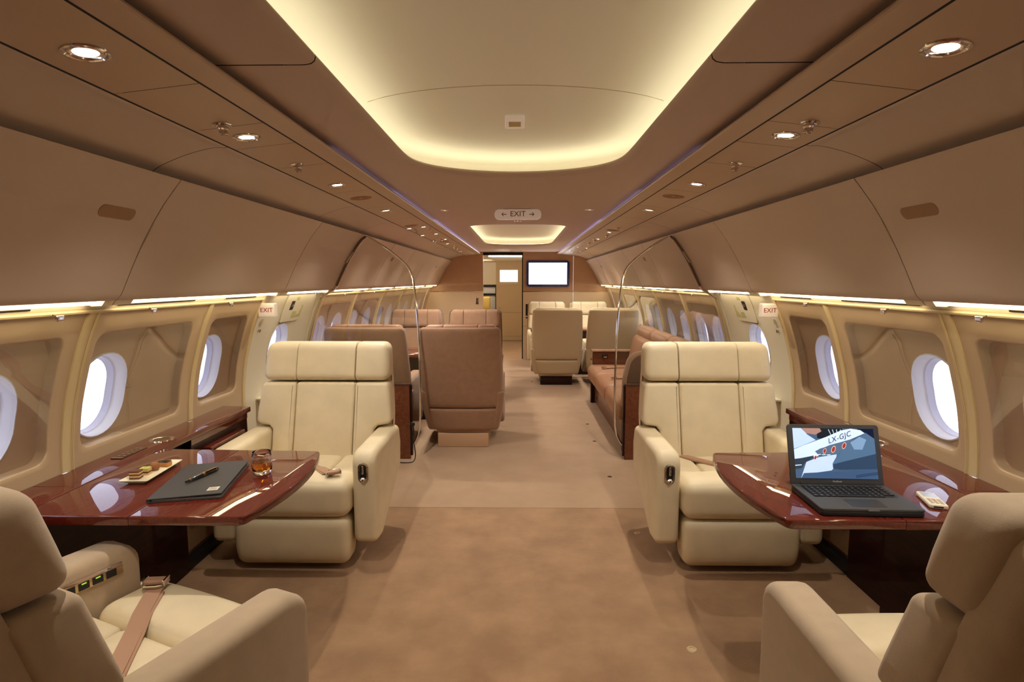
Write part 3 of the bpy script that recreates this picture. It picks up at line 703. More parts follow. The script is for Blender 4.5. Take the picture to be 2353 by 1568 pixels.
# ---------------------------------------------------------------- armchairs (local: facing +Y, origin on the floor)
def armchair(label, loc, rz, up, shell, sx=1.0, group=None, plinth=False, sw=1.0, lever=0, controls=0, belt=True, arm=None, back=None):
    arm = arm or shell; back = back or up
    t = thing('armchair', label, 'armchair', loc, rz, group)
    LS = .27
    lean = lambda x, y, z: (x*sx, y-(z-.42)*LS, z)
    sc = lambda x, y, z: (x*sx, y, z)
    # base
    if plinth: G().slab(rpoly([(-.27, -.28), (.27, -.28), (.27, .16), (-.27, .16)], .01), 0, .125, .006, fn=sc).build('plinth', woodd_m if plinth == 'dark' else mat('plinth tan', (196, 160, 128), .5), t)
    else: G().rbox((0, -.03, .085), (.5*sx, .46, .17), .03).build('plinth', mat('plinth shade', (120, 94, 70), .8), t)
    G().rbox((0, -.02, .20), (.57*sx, .50, .17), .03).build('seat_frame', shell, t)
    def legfn(x, y, z):
        k = max(0, (.14-z)/.14); return (x*sx*(1-.06*k*k), y-.035*k*k*(1 if y > .25 else .3), z)
    G().rbox((0, .265, .148), (.588, .17, .256), .045, 4, 5, fn=legfn).build('leg_rest', shell if not lever else up, t)
    # seat: front bolster and three rear cushions
    G().rbox((0, .239, .372), (.592, .222, .188), .05, 4, 6, fn=lambda x, y, z: (x*sx, y, z+(.010*math.cos(x*5) if z > .42 else 0)), puff=.006).build('seat_cushion', up, t)
    for (a, b) in ((-.296, -.127), (-.125, .125), (.127, .296)):
        G().rbox(((a+b)/2, -.053, .362), (b-a, .356, .186), .026, 3, 3, fn=sc, puff=.006).build('seat_panel', up, t)
    # backrest
    G().slab(rpoly([(-.174, .40), (.174, .40), (.174, .868), (-.174, .868)], .016), -.245, -.125, .014, 'y', fn=lean).build('back_panel', back, t)
    for s in (-1, 1):
        pts = [(s*.177, .40), (s*.298, .40), (s*.300, .60), (s*.318, .622), (s*.400, .634), (s*.396, .70), (s*.376, .868), (s*.177, .868)]
        G().slab(rpoly(pts, [.016, .02, .01, .01, .03, .03, .025, .016]), -.25, -.118, .02, 'y', 4, fn=lean).build('back_panel', back, t)
        def hs(x, y, z, s=s):
            u = x*s; d = u-.1405
            u = .1753+d*.08+(d/.045)**2*.0066 if d < .045 else u
            u -= max(0, z-.98)*.10*(u-.17)/.2
            return lean(s*u, y, z)
        G().rbox((s*(.1405+.376)/2, -.19, .988), (.376-.1405, .158, .222), .045, 5, 3, fn=hs).build('headrest_side', back, t)
    def hc(x, y, z):
        d = .2105-abs(x); u = .1747-d*.08 if d < .045 else abs(x)*1.03384
        return lean(math.copysign(u, x), y, z)
    G().rbox((0, -.19, .988), (.421, .158, .222), .045, 5, 6, fn=hc).build('headrest', back, t)
    # shell behind the back
    def shw(z):
        if z < .36: return .325+.047*((z-.15)/.21)
        if z < .62: return .372+.018*(z-.36)/.26
        return .390-(.042 if sw == 1 else .020)*((z-.62)/.46)**1.3
    def shf(x, y, z):
        k = (x/.39)**2; return lean(x*sw*shw(z)/.39, y+.045*k*k*(1 if y < -.28 else .2), z)
    G().rbox((0, -.305, .2555), (.78, .125, .211), .028, 3, 8, fn=shf).build('shell_lower', shell, t)
    G().rbox((0, -.305, .723), (.78, .125, .719), .040, 4, 10, fn=shf).build('shell_upper', shell, t)
    # arms
    prof = rpoly([(.30, .130), (.305, .612), (-.285, .612), (-.325, .50), (-.31, .35), (.17, .118)], [.04, .075, .05, .06, .08, .06], 6)
    for s in (-1, 1):
        G().slab(prof, .305 if s > 0 else -.428, .428 if s > 0 else -.305, .032, 'x', 4, fn=sc).build('arm', arm if not lever else up, t)
        G().rbox((s*.362, -.303, .335), (.072, .138, .372), .022, 3, 6, fn=lambda x, y, z: shf(x*1.03, y, z)).build('arm_end', shell, t)
    if lever:
        lv = G().slab(rr(lever*.366, .505, .027, .053, .0265, 6, 4), .300, .3075, .002, 'y', fn=lambda x, y, z: (x, y, z)).build('recline_lever', chrome_m, t)
        G().slab(rr(lever*.366, .508, .0165, .040, .016, 6, 4), .305, .3082, .0, 'y').build('slot', black_m, lv)
        G().rbox((lever*.366, .312, .522), (.010, .012, .045), .004).build('paddle', chrome_m, lv)
        G().lathe([(.0001, 0), (.013, 0), (.013, .01), (.006, .016), (.0001, .016)], 14, fn=lambda a, b, c: (a+lever*.366, .304+c, b+.471)).build('knob', chrome_m, lv)
    if belt:
        bm_ = mat('belt webbing', (172, 134, 108), .6, bump=.4, bscale=500)
        def strap(pts, w):
            L, Rr = [], []
            for i, (x, y, z) in enumerate(pts):
                a = Vector(pts[max(i-1, 0)]); b = Vector(pts[min(i+1, len(pts)-1)]); d = (b-a); n = Vector((d.y, -d.x, 0))
                if n.length < 1e-6: n = Vector((1, 0, 0))
                n.normalize(); L.append((x+n.x*w, y+n.y*w, z)); Rr.append((x-n.x*w, y-n.y*w, z))
            return G().rings([L, Rr, [(a, b, c-.004) for a, b, c in Rr], [(a, b, c-.004) for a, b, c in L], L], close=False)
        p = [(.22, -.19, .462), (.17, -.13, .466), (.08, -.035, .4665), (.0, .05, .4665), (-.06, .115, .470), (-.10, .16, .482), (-.155, .225, .4865), (-.19, .265, .487)]
        st = strap([(x*sx, y, z) for x, y, z in p], .024).build('seat_belt', bm_, t)
        strap([((x+.03)*sx, y-.015, z-.0035) for x, y, z in p[1:]], .02).build('belt_tail', bm_, st)
        q = lambda x, y, z: ((-.205+x*math.cos(.5)-y*math.sin(.5))*sx, .275+x*math.sin(.5)+y*math.cos(.5), .492+z)
        G().rbox((0, 0, .006), (.062, .036, .018), .007, fn=q).build('buckle', bm_, st)
        for s in (-1, 1): G().rbox((s*.033, 0, .006), (.008, .040, .021), .003, fn=q).build('buckle_end', chrome_m, st)
        G().tube([q(-.03, -.022, .004), q(-.018, -.034, .007), q(.018, -.034, .007), q(.03, -.022, .004)], .004, 6).build('buckle_loop', chrome_m, st)
        G().rbox((-.20*sx, -.19, .463), (.03, .05, .012), .004).build('belt_tongue', steel_m, st)
    if controls:
        cm = mat('panel brass', (196, 170, 128), .25, metal=.8)
        x0 = controls*.3035
        cpn = G().slab(rpoly([(-.19, .527), (.235, .527), (.235, .556), (-.19, .556)], .003), min(x0, x0-controls*.004), max(x0, x0-controls*.004), .001, 'x').build('control_panel', cm, t)
        G().box(min(x0, x0-controls*.0045), max(x0, x0-controls*.0045), -.19, .232, .556, .566).build('panel_slot', chrome_m, cpn)
        lit = mat('key legend', (150, 200, 60), .5, emit=(150, 200, 60), estr=.8)
        for ya, w_ in ((.198, .030), (.158, .030), (.118, .030), (.080, .026), (.025, .066), (-.035, .026), (-.08, .03), (-.125, .03)):
            G().box(min(x0-controls*.006, x0), max(x0-controls*.006, x0), ya-w_/2, ya+w_/2, .530, .553).build('key', black_m, cpn)
            if ya in (.158, .118): G().box(min(x0-controls*.0064, x0), max(x0-controls*.0064, x0), ya-.007, ya+.007, .547, .551).build('key_light', lit, cpn)
        for k, w_ in enumerate(('VOLUME', 'MUTE')):
            text_mesh(w_, .0115, .0002, m=lit, parent=cpn, mtx=Matrix.Translation((x0-controls*.0066, .025, .547-.011*k)) @ Matrix.Rotation(R(-90)*controls, 4, 'Z') @ FACE)
    return t
AX = 1.137
armchair('cream leather armchair facing the folder table, with chrome lever on its aisle arm', (-AX, 3.065, 0), R(180), cream_m, cream_m, lever=-1)
armchair('cream leather armchair facing the laptop table, with chrome lever on its aisle arm', (AX, 3.065, 0), R(180), cream_m, cream_m, lever=1)
armchair('cream armchair seen from behind, turned to the aisle, with control panel in its arm', (-1.085, 1.40, 0), R(-23), cream_m, wool_m, controls=-1, back=wool_m)
armchair('cream armchair seen from behind, squared up to the laptop table', (1.163, 1.305, 0), 0, cream_m, wool_m, belt=False, back=wool_m)
BX = .835
armchair('brown armchair seen from behind on a tan plinth beside the aisle', (-.482, 5.18, 0), 0, tan_m, brown_m, BX, 'brown club chairs', plinth='tan', belt=False, sw=1.1)
armchair('brown armchair seen from behind through the glass screen', (-1.29, 5.18, 0), 0, tan_m, brown_m, BX, 'brown club chairs', plinth='tan', belt=False, sw=1.1)
armchair('brown armchair facing us beside the aisle across the dining table', (-.562, 7.02, 0), R(180), brown_m, brown_m, BX, 'brown club chairs', plinth='dark', belt=False, sw=1.1)
armchair('brown armchair facing us by the window across the dining table', (-1.325, 7.02, 0), R(180), brown_m, brown_m, BX, 'brown club chairs', plinth='dark', belt=False, sw=1.1)
armchair('beige armchair seen from behind on a dark plinth beside the aisle', (.54, 8.22, 0), 0, beige_m, beige_m, BX, 'beige club chairs', plinth='dark', belt=False, sw=1.1)
armchair('beige armchair seen from behind, beyond the sofa', (1.31, 8.22, 0), 0, beige_m, beige_m, BX, 'beige club chairs', plinth='dark', belt=False, sw=1.1)
armchair('beige armchair facing us below the television', (.512, 9.86, 0), R(180), cream_m, beige_m, BX, 'beige club chairs', plinth='dark', belt=False, sw=1.1)
armchair('beige armchair facing us by the window near the bulkhead', (1.262, 9.86, 0), R(180), cream_m, beige_m, BX, 'beige club chairs', plinth='dark', belt=False, sw=1.1)

# ---------------------------------------------------------------- tables and side ledges
def lounge_table(sx, label):
    t = thing('side_table', label, 'table', (0, 0, 0))
    arc = []
    for i in range(13):
        u = -1+2*i/12; arc.append((sx*(.868-.058*(1-u*u)), 2.435-(u+1)/2*.71))
    a = arc[0]; b = arc[-1]
    # fixed leaf and hinged leaf meet in a fine joint
    xj = 1.235
    big = rpoly([(sx*xj, 1.725), (sx*xj, 2.445)] + arc, [0, 0, .03] + [0]*11 + [.03])
    G().slab(big, .688, .72, .006, 'z', 3).build('hinged_leaf', wood_m, t)
    G().slab([(sx*(xj+.0015), 1.725), (sx*1.5935, 1.725), (sx*1.5935, 2.455), (sx*(xj+.0015), 2.445)], .688, .72, .004, 'z', 3).build('fixed_leaf', wood_m, t)
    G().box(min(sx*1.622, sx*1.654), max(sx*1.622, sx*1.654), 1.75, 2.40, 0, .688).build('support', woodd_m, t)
    return t
lounge_table(-1, 'glossy mahogany fold-out table holding the dark folder and whisky glass')
lounge_table(1, 'glossy mahogany fold-out table holding the open laptop')
def ledge(sx, label, controls):
    t = thing('side_ledge', label, 'cabinet', (0, 0, 0))
    X = lambda a, b: (min(sx*a, sx*b), max(sx*a, sx*b))
    G().slab([(sx*1.5975, 1.45), (sx*1.5975, 3.315), (sx*1.772, 3.335), (sx*1.772, 1.45)], .690, .7205, .004, 'z').build('top', wood_m, t)
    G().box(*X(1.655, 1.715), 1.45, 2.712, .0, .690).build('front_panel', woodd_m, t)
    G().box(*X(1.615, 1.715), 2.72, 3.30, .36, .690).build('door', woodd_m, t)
    G().box(*X(1.612, 1.62), 2.72, 3.30, .655, .690).build('top_trim', wood_m, t)
    G().box(*X(1.70, 1.712), 2.72, 3.30, .07, .355).build('kick_panel', mat('kick beige', (150, 116, 80), .8), t)
    G().box(*X(1.66, 1.70), 2.72, 3.30, .0, .05).build('kick_rail', black_m, t)
    G().rbox((sx*1.592, 3.0, .608), (.05, .36, .022), .008).build('arm_rail', wood_m, t)
    # joint across the ledge and a gap line towards the table
    for y in (1.98,): G().box(*X(1.60, 1.765), y, y+.0025, .7206, .7210).build('joint', mat('wood joint', (70, 26, 14), .4), t)
    # chrome cup holder
    c = G().lathe([(.052, .0), (.05, .004), (.042, .0045), (.038, .002), (.036, -.0005)], 32, c=(sx*1.682, 2.60, .7205), cap=False).build('cup_holder', chrome_m, t)
    G().lathe([(.0001, -.00), (.036, .0006)], 24, c=(sx*1.682, 2.60, .7208), cap=False).build('cup_bottom', mat('cup metal', (150, 128, 96), .18, metal=1), c)
    if controls:
        k = G().slab([(sx*1.662, 2.305), (sx*1.712, 2.305), (sx*1.712, 2.468), (sx*1.662, 2.468)], .7205, .7235, .001).build('switch_panel', mat('switch brown', (72, 40, 28), .25, coat=.6), t)
        for i in range(5):
            for j in range(2): G().box(*X(1.668+j*.022, 1.684+j*.022), 2.332+i*.026, 2.345+i*.026, .7235, .7245).build('switch', steel_m, k)
        G().box(*X(1.662, 1.712), 2.303, 2.318, .7235, .7245).build('switch_trim', steel_m, k)
    return t
ledge(-1, 'mahogany side ledge with chrome cup holder and switch panel under the windows', True)
ledge(1, 'mahogany side ledge with chrome cup holder behind the laptop table', False)
hk = thing('table_latch', 'round chrome latch under the folder table edge', 'latch', (-1.575, 1.68, .60))
G().lathe([(.0001, 0), (.03, 0), (.034, .006), (.03, .012), (.02, .008), (.0001, .008)], 20, fn=lambda a, b, c: (a, -c, b)).build('plate', chrome_m, hk)
G().rbox((0, -.016, 0), (.012, .014, .05), .004).build('grip', chrome_m, hk)

# ---------------------------------------------------------------- glass screens beside the aisle
def screen(sx, label):
    y = 4.60
    t = thing('glass_screen', label, 'partition', (0, y, 0))
    pts = [(.885, .10), (.845, .155), (.812, .27), (.803, .55), (.806, .9), (.818, 1.2), (.842, 1.45), (.862, 1.535), (.90, 1.60), (1.0, 1.69), (1.12, 1.775), (1.185, 1.812), (1.222, 1.822)]
    aisle = smooth_pts(pts, 4)
    wallside = [(bx_at(z)-.020, z) for z in (1.80, 1.74, 1.66, 1.58, 1.50, 1.43, 1.40)] + [(1.545, 1.37)] + [(wx(z)-.03, z) for z in (1.33, 1.2, 1.05, .9, .75, .625)]
    out = aisle + wallside + [(.885, .625)]
    gl = [(sx*x, z) for x, z in aisle + wallside] + [(sx*(wx(.3)-.03), .3), (sx*(wx(.1)-.03), .10)]
    G().slab(gl, -.005, .005, 0, 'y').build('glass', glass_m, t)
    G().tube([(sx*x, 0, z) for x, z in aisle + wallside], .0085, 8).build('chrome_edge', chrome_m, t)
    # padded seal with a clip against the bin
    G().tube([(sx*(x+.002), -.012, z) for x, z in aisle[-2:] + wallside[:6]], .010, 6).build('edge_seal', mat('seal brown', (110, 84, 66), .6), t)
    G().rbox((sx*1.352, -.02, 1.66), (.022, .014, .09), .005, fn=lambda x, y_, z: (x-(z-1.66)*.68*sx, y_, z)).build('clip', steel_m, t)
    b = G().box(min(sx*.885, sx*1.70), max(sx*.885, sx*1.70), -.045, -.008, 0, .62).build('base_panel', woodp_m, t)
    G().box(min(sx*.878, sx*1.70), max(sx*.878, sx*1.70), -.048, -.006, .62, .632).build('cap_rail', seam_m, t)
    G().box(min(sx*.868, sx*.885), max(sx*.868, sx*.885), -.040, -.010, .03, .62).build('edge_trim', woodd_m, t)
    return t
screen(-1, 'chrome-edged glass screen on a walnut base behind the armchair, dining side')
screen(1, 'chrome-edged glass screen on a walnut base behind the armchair, sofa side')
# dangling cord at the left screen
cd = thing('power_cord', 'thin black cord with plug hanging beside the walnut screen base', 'cord', (-.86, 4.50, 0))
G().tube(smooth_pts([(0, .02, .30), (.012, .02, .27), (.004, .01, .20), (.02, 0, .12), (.03, -.02, .05), (.012, -.04, .008), (-.05, -.06, .006), (-.10, -.05, .006)], 5), .004, 6).build('cord', black_m, cd)
G().rbox((.004, .02, .305), (.035, .02, .03), .006).build('plug', black_m, cd)

# ---------------------------------------------------------------- sofa along the wall
so = thing('sofa', 'brown leather three-seat sofa along the windows with walnut base', 'sofa', (0, 4.66, 0))
L = 2.16
for k in range(3):
    a, b = .10+k*.70, .10+(k+1)*.70
    G().rbox((1.10, (a+b)/2, .365), (.50, b-a-.004, .19), .06, 4, 4, puff=.008).build('seat_cushion', tan_m, so)
    G().rbox((1.40, (a+b)/2, .62), (.17, b-a-.004, .42), .05, 4, 4, fn=lambda x, y, z: (x+(z-.45)*.22, y, z), puff=.008).build('back_cushion', tan_m, so)
    G().rbox((1.50, (a+b)/2, .865), (.15, b-a-.006, .15), .06, 4, 4, fn=lambda x, y, z: (x+(z-.8)*.1, y, z)).build('head_cushion', tan_m, so)
    # belt buckles lying on the cushion
    yb = a+.30
    b1 = G().tube(smooth_pts([(1.24, yb+.05, .468), (1.12, yb+.02, .477), (1.02, yb-.02, .481)], 4), .013, 6).map(lambda x, y, z: (x, y, .472+(z-.472)*.5)).build('belt_strap', mat('belt webbing', (172, 134, 108)), so)
    G().rbox((.985, yb-.03, .482), (.06, .04, .018), .006).build('belt_buckle', chrome_m, b1)
G().box(.93, 1.62, .09, 2.16, .02, .268).build('base_front', woodp_m, so)
G().box(.905, .935, .06, .16, 0, .27).build('leg', woodd_m, so); G().box(.885, .96, 2.10, 2.18, 0, .30).build('leg', woodd_m, so)
G().box(1.50, 1.64, .08, 2.18, .02, .80).build('back_frame', brown_m, so)
# padded end arm with rounded aisle-side corner
ep = rpoly([(.875, .40), (.885, .66), (.93, .885), (1.55, .905), (1.55, .40)], [.03, .15, .13, .03, .01], 6)
G().slab(ep, .0, .085, .02, 'y', fn=lambda x, y, z: (x, y, z)).build('end_arm', brown_m, so)
ep2 = rpoly([(.905, .40), (.912, .66), (.955, .862), (1.53, .88), (1.53, .40)], [.03, .15, .12, .03, .01], 6)
G().slab(ep2, -.010, .03, .006, 'y').build('arm_face', mat('arm brown dark', (96, 68, 54), .9, bump=.4, bscale=900), so)
# low walnut partition past the sofa
lp = thing('low_partition', 'low walnut partition with pale ledge at the far end of the sofa', 'partition', (0, 6.88, 0))
G().box(.915, 1.70, 0, .045, 0, .61).build('panel', woodp_m, lp); G().rbox((1.30, .02, .622), (.80, .085, .026), .008).build('ledge', mat('ledge stone', (176, 140, 116), .25, var=.2, vscale=30), lp)
G().rbox((1.06, -.006, .555), (.07, .014, .045), .004).build('latch', black_m, lp); G().rbox((1.065, -.014, .545), (.04, .01, .018), .003).build('latch_plate', steel_m, lp)

# ---------------------------------------------------------------- club tables
def club_table(x0, x1, y0, y1, label, endknob):
    t = thing('club_table', label, 'table', ((x0+x1)/2, (y0+y1)/2, 0))
    hx, hy = (x1-x0)/2, (y1-y0)/2
    G().slab(rpoly([(-hx, -hy), (hx, -hy), (hx, hy), (-hx, hy)], .08), .685, .72, .014, 'z', 4).build('top', wood_m, t)
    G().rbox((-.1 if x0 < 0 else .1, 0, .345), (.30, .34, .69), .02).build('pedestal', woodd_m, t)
    s = 1 if x0 < 0 else -1
    G().rbox((s*(hx+.004), -hy+.10, .70), (.05, .16, .06), .024, 4).build('end_cap', mat('smoked chrome', (120, 130, 150), .12, metal=1), t)
    return t
club_table(-1.66, -.20, 5.72, 6.40, 'mahogany dining table between the brown club chairs', True)
club_table(.22, 1.66, 8.75, 9.28, 'mahogany dining table between the beige club chairs', True)

# ---------------------------------------------------------------- things on the folder table
Z = .7202
fo = thing('folder', 'charcoal leather document folder lying on the mahogany table', 'folder', (-1.166, 2.035, Z), R(12))
hw, hl = .117, .185
lm = mat('charcoal leather', (62, 60, 58), .55, bump=.4, bscale=500)
G().slab(rpoly([(-hw, -hl), (hw, -hl), (hw, hl), (-hw, hl)], .006), .0, .004, .0015).build('back_cover', lm, fo)
G().slab(rpoly([(-hw+.01, -hl+.006), (hw-.004, -hl+.006), (hw-.004, hl-.006), (-hw+.01, hl-.006)], .003), .004, .009, .0).build('pages', mat('paper grey', (150, 150, 152), .7), fo)
fc = G().slab(rpoly([(-hw, -hl), (hw, -hl), (hw, hl), (-hw, hl)], .006), .0, .0045, .0015, fn=lambda x, y, z: (x, y, z+.010+.006*(x+hw)/(2*hw))).build('front_cover', lm, fo)
G().tube([(-hw+.002, -hl+.003, .007), (-hw+.002, hl-.003, .007)], .0072, 8).build('spine', lm, fo)
fz = lambda x: .0146+.006*(x+hw)/(2*hw)
st = G().add([(a, b, fz(a)+.0004) for a, b in ((.058, -.152), (.094, -.152), (.094, -.118), (.058, -.118))], [(0, 1, 2, 3)]).build('label_sticker', mat('sticker', (214, 202, 184), .6), fo)
for k, w_ in ((0, .020), (1, .028), (2, .024)): G().add([(a, b, fz(a)+.0008) for a, b in ((.076-w_/2, -.126-k*.008), (.076+w_/2, -.126-k*.008), (.076+w_/2, -.129-k*.008), (.076-w_/2, -.129-k*.008))], [(0, 1, 2, 3)]).build('print_line', mat('print grey', (110, 100, 90), .6), st)
pn = thing('fountain_pen', 'black fountain pen with gold bands lying on the folder', 'pen', (-1.172, 2.042, Z+.0255), R(-14))
bk = mat('pen black', (12, 12, 14), .12, coat=1); gd = mat('gold', (222, 176, 110), .2, metal=1)
tf = lambda a, b, c: (a, c, b)
G().lathe([(.0001, -.078), (.004, -.077), (.0055, -.070), (.0075, -.03), (.008, .0)], 16, fn=tf).build('barrel', bk, pn)
G().lathe([(.0086, .0), (.0088, .03), (.008, .06), (.006, .076), (.0001, .080)], 16, fn=tf).build('cap', bk, pn)
for c_, r_ in ((.0, .0091), (.006, .0091), (-.06, .0066), (.064, .0082)): G().lathe([(r_*.9, c_), (r_, c_+.0006), (r_, c_+.003), (r_*.9, c_+.0036)], 16, fn=tf).build('gold_band', gd, pn)
G().rbox((.004, .045, .0095), (.004, .055, .003), .001).build('clip', gd, pn)
# plate with petits fours
pl = thing('serving_plate', 'long white rectangular plate with petits fours on the mahogany table', 'plate', (-1.412, 2.125, Z), R(1.5))
ivory = mat('ivory china', (242, 234, 204), .25, coat=.4)
o_ = rpoly([(-.052, -.128), (.056, -.128), (.044, .128), (-.04, .128)], .008, 3)
def ins(d): return [(x*(1-d/.05), y*(1-d/.128)) for x, y in o_]
G().rings([[(x, y, .0) for x, y in ins(.022)], [(x, y, .004) for x, y in ins(.018)], [(x, y, .014) for x, y in ins(.001)], [(x, y, .0165) for x, y in o_], [(x, y, .0165) for x, y in ins(.002)], [(x, y, .0085) for x, y in ins(.014)]], capend=True).build('dish', ivory, pl)
pz = Z+.0088
choc = mat('chocolate sponge', (104, 62, 36), .7, bump=.5, bscale=300); crm = mat('layer cream', (206, 166, 112), .6)
pf = thing('layer_cake', 'small square chocolate layer cake on the white plate', 'petit four', (-1.428, 2.050, pz), R(8))
for k in range(5): G().rbox((0, 0, .0035+k*.0062), (.036, .030, .0066 if k % 2 == 0 else .0058), .0015, 2, 2).build('layer', choc if k % 2 == 0 else crm, pf)
pf = thing('pistachio_cake', 'small pistachio topped slice behind the chocolate layer cake', 'petit four', (-1.424, 2.098, pz), R(4))
for k in range(3): G().rbox((0, 0, .0035+k*.0065), (.034, .028, .007), .0015, 2, 2).build('layer', choc if k == 1 else crm, pf)
G().rbox((0, 0, .023), (.035, .029, .006), .0025, 2, 2).build('icing', mat('pistachio', (186, 190, 92), .5, bump=.6, bscale=200, var=.2, vscale=60), pf)
pf = thing('truffle', 'round cocoa truffle in a paper cup on the white plate', 'petit four', (-1.416, 2.142, pz))
G().lathe([(.012, 0), (.013, .003), (.018, .013), (.0185, .014)], 20, fn=lambda a, b, c: (a*(1+.04*math.sin(10*math.atan2(b, a))), b*(1+.04*math.sin(10*math.atan2(b, a))), c)).build('paper_cup', mat('cup paper', (150, 96, 58), .7), pf)
G().lathe([(.016, .010), (.0185, .017), (.016, .026), (.009, .0315), (.0001, .033)], 16).build('truffle_ball', mat('cocoa', (150, 98, 60), .9, bump=.8, bscale=150), pf)
pf = thing('eclair', 'small caramel tart with dark glazed top at the end of the white plate', 'petit four', (-1.408, 2.192, pz), R(-6))
G().rbox((0, 0, .009), (.044, .030, .018), .004, 2, 2).build('shell', mat('caramel', (190, 126, 58), .5), pf); G().rbox((0, 0, .0205), (.042, .028, .006), .003, 2, 2).build('glaze', mat('dark glaze', (40, 20, 14), .15, coat=1), pf)
# whisky tumbler
gl = thing('whisky_glass', 'round tumbler with amber whisky on the mahogany table', 'glass', (-.988, 2.135, Z))
cg = mat('tumbler glass', (255, 255, 255), .0, trans=1.0, ior=1.45)
G().lathe([(.0001, .0005), (.026, .0005), (.031, .004), (.0355, .016), (.0385, .032), (.0385, .05), (.0365, .07), (.034, .088), (.0333, .089), (.0327, .088), (.035, .07), (.037, .05), (.037, .032), (.034, .019), (.029, .0145), (.0001, .013)], 40, cap=False).build('tumbler', cg, gl)
G().lathe([(.0001, .0138), (.0286, .0152), (.0336, .0195), (.0366, .032), (.0366, .0485), (.0001, .0485)], 40, cap=False).build('whisky', mat('whisky', (238, 158, 62), .0, trans=1.0, ior=1.36), gl)

# ---------------------------------------------------------------- things on the laptop table
lt = thing('laptop', 'open black laptop showing an aircraft picture on the mahogany table', 'laptop', (1.152, 1.864, Z), R(-2))
case = mat('laptop case', (58, 58, 60), .5, bump=.1, bscale=1200); kb = mat('key black', (22, 22, 24), .5)
LW, LD = .1625, .1135
G().slab(rpoly([(-LW, -LD), (LW, -LD), (LW, LD), (-LW, LD)], .012), .001, .017, .004).build('feet_shell', black_m, lt)
bs = G().slab(rpoly([(-LW, -LD), (LW, -LD), (LW, LD), (-LW, LD)], .012), .016, .026, .003).build('base', case, lt)
kx0, kx1, ky0, ky1 = -.138, .138, -.012, .092
G().add([(kx0, ky0, .0262), (kx1, ky0, .0262), (kx1, ky1, .0262), (kx0, ky1, .0262)], [(0, 1, 2, 3)]).build('keyboard_well', black_m, bs)
lg = mat('key legend pale', (150, 140, 126), .5)
kw = (kx1-kx0)/14
km = G().rbox((0, 0, .0275), (kw*.86, .0135, .0030), .001, 1, 1).mesh('key', kb)
lgm = G().add([(-.002, .0005, .02915), (.002, .0005, .02915), (.002, .0042, .02915), (-.002, .0042, .02915)], [(0, 1, 2, 3)]).mesh('key_legend', lg)
for r_ in range(6):
    for c_ in range(14):
        if r_ == 0 and 4 <= c_ <= 8: continue
        if r_ == 0 and c_ > 11: continue
        k = bpy.data.objects.new('key', km); COL.objects.link(k); k.parent = bs
        k.location = (kx0+kw*(c_+.5), ky0+.0087+r_*.0173, 0)
        if r_ < 5 or c_ % 2:
            q = bpy.data.objects.new('key_legend', lgm); COL.objects.link(q); q.parent = k
G().rbox((kx0+kw*6.5, ky0+.0087, .0275), (kw*4.9, .0135, .0030), .001, 1, 1).build('space_bar', kb, bs)
G().slab(rpoly([(-.055, -.098), (.055, -.098), (.055, -.030), (-.055, -.030)], .004), .0258, .0263, 0).build('trackpad', mat('trackpad', (48, 48, 50), .35), bs)
G().rbox((0, -LD, .021), (.036, .004, .006), .0015).build('latch_notch', mat('notch grey', (96, 96, 98), .4), bs)
# lid leaning back
la = R(17)
def lid(x, y, z): # x across, y up the lid, z out of the screen
    return (x, LD-.004 + y*math.sin(la) - z*math.cos(la), .026 + y*math.cos(la) + z*math.sin(la))
LH = .212
ld = G().slab(rpoly([(-LW, 0), (LW, 0), (LW, LH), (-LW, LH)], [.002, .002, .012, .012]), -.008, 0, .002, fn=lid).build('lid', case, lt)
G().tube([(-.13, LD-.003, .0265), (.13, LD-.003, .0265)], .006, 8).build('hinge', black_m, lt)
sx0, sx1, sy0, sy1 = -.1435, .1435, .020, .198
def em(name, c, e=1.0): return mat(name, c, .3, emit=c, estr=e, spec=.2)
def poly(name, pts, c, lay, par, e=.85):
    V = [lid(sx0+(sx1-sx0)*u, sy0+(sy1-sy0)*v, .0006+lay*.0002) for u, v in pts]
    return G().add(V, [tuple(range(len(V)))]).build(name, em('screen %d %d %d' % c, c, e), par)
scn = poly('screen', [(0, 0), (1, 0), (1, 1), (0, 1)], (62, 84, 112), 0, ld)
P = lambda n, pts, c, l: poly(n, [(a, 1-b) for a, b in pts], c, l, scn)
# picture of a white aircraft in a hangar (u to the right, v downwards)
P('picture_roof', [(.30, 0), (.62, 0), (.62, .10), (.40, .22), (.30, .20)], (18, 24, 34), 1)
P('picture_dark', [(.80, 0), (1, 0), (1, .30), (.86, .12)], (12, 20, 44), 1)
P('picture_engine', [(.12, 0), (.34, 0), (.36, .06), (.28, .13), (.16, .10)], (150, 116, 108), 2)
for k in range(4): P('picture_beam', [(.44+k*.05, .02), (.452+k*.05, .02), (.50+k*.03, .22-k*.03), (.49+k*.03, .22-k*.03)], (150, 170, 190), 2)
P('picture_tail', [(0, 0), (.11, 0), (.18, .13), (.28, .24), (.10, .36), (0, .42)], (172, 196, 232), 3)
P('picture_fuselage', [(0, .43), (.12, .35), (.40, .18), (.60, .04), (.72, .0), (.84, .03), (.89, .09), (.70, .22), (.44, .34), (.26, .46), (.30, .56), (0, .62)], (190, 210, 240), 4)
P('picture_belly', [(.26, .47), (.32, .41), (.46, .34), (.72, .21), (.74, .24), (.60, .42), (.52, .55), (.30, .54)], (76, 96, 122), 5)
P('picture_shade', [(0, .63), (.24, .55), (.22, .60), (.12, .70), (.08, .80), (0, .82)], (42, 54, 68), 5)
P('picture_wing', [(.06, 1), (.10, .84), (.14, .68), (.30, .58), (.52, .52), (.48, .78), (.44, .84), (.12, .92)], (178, 200, 236), 6)
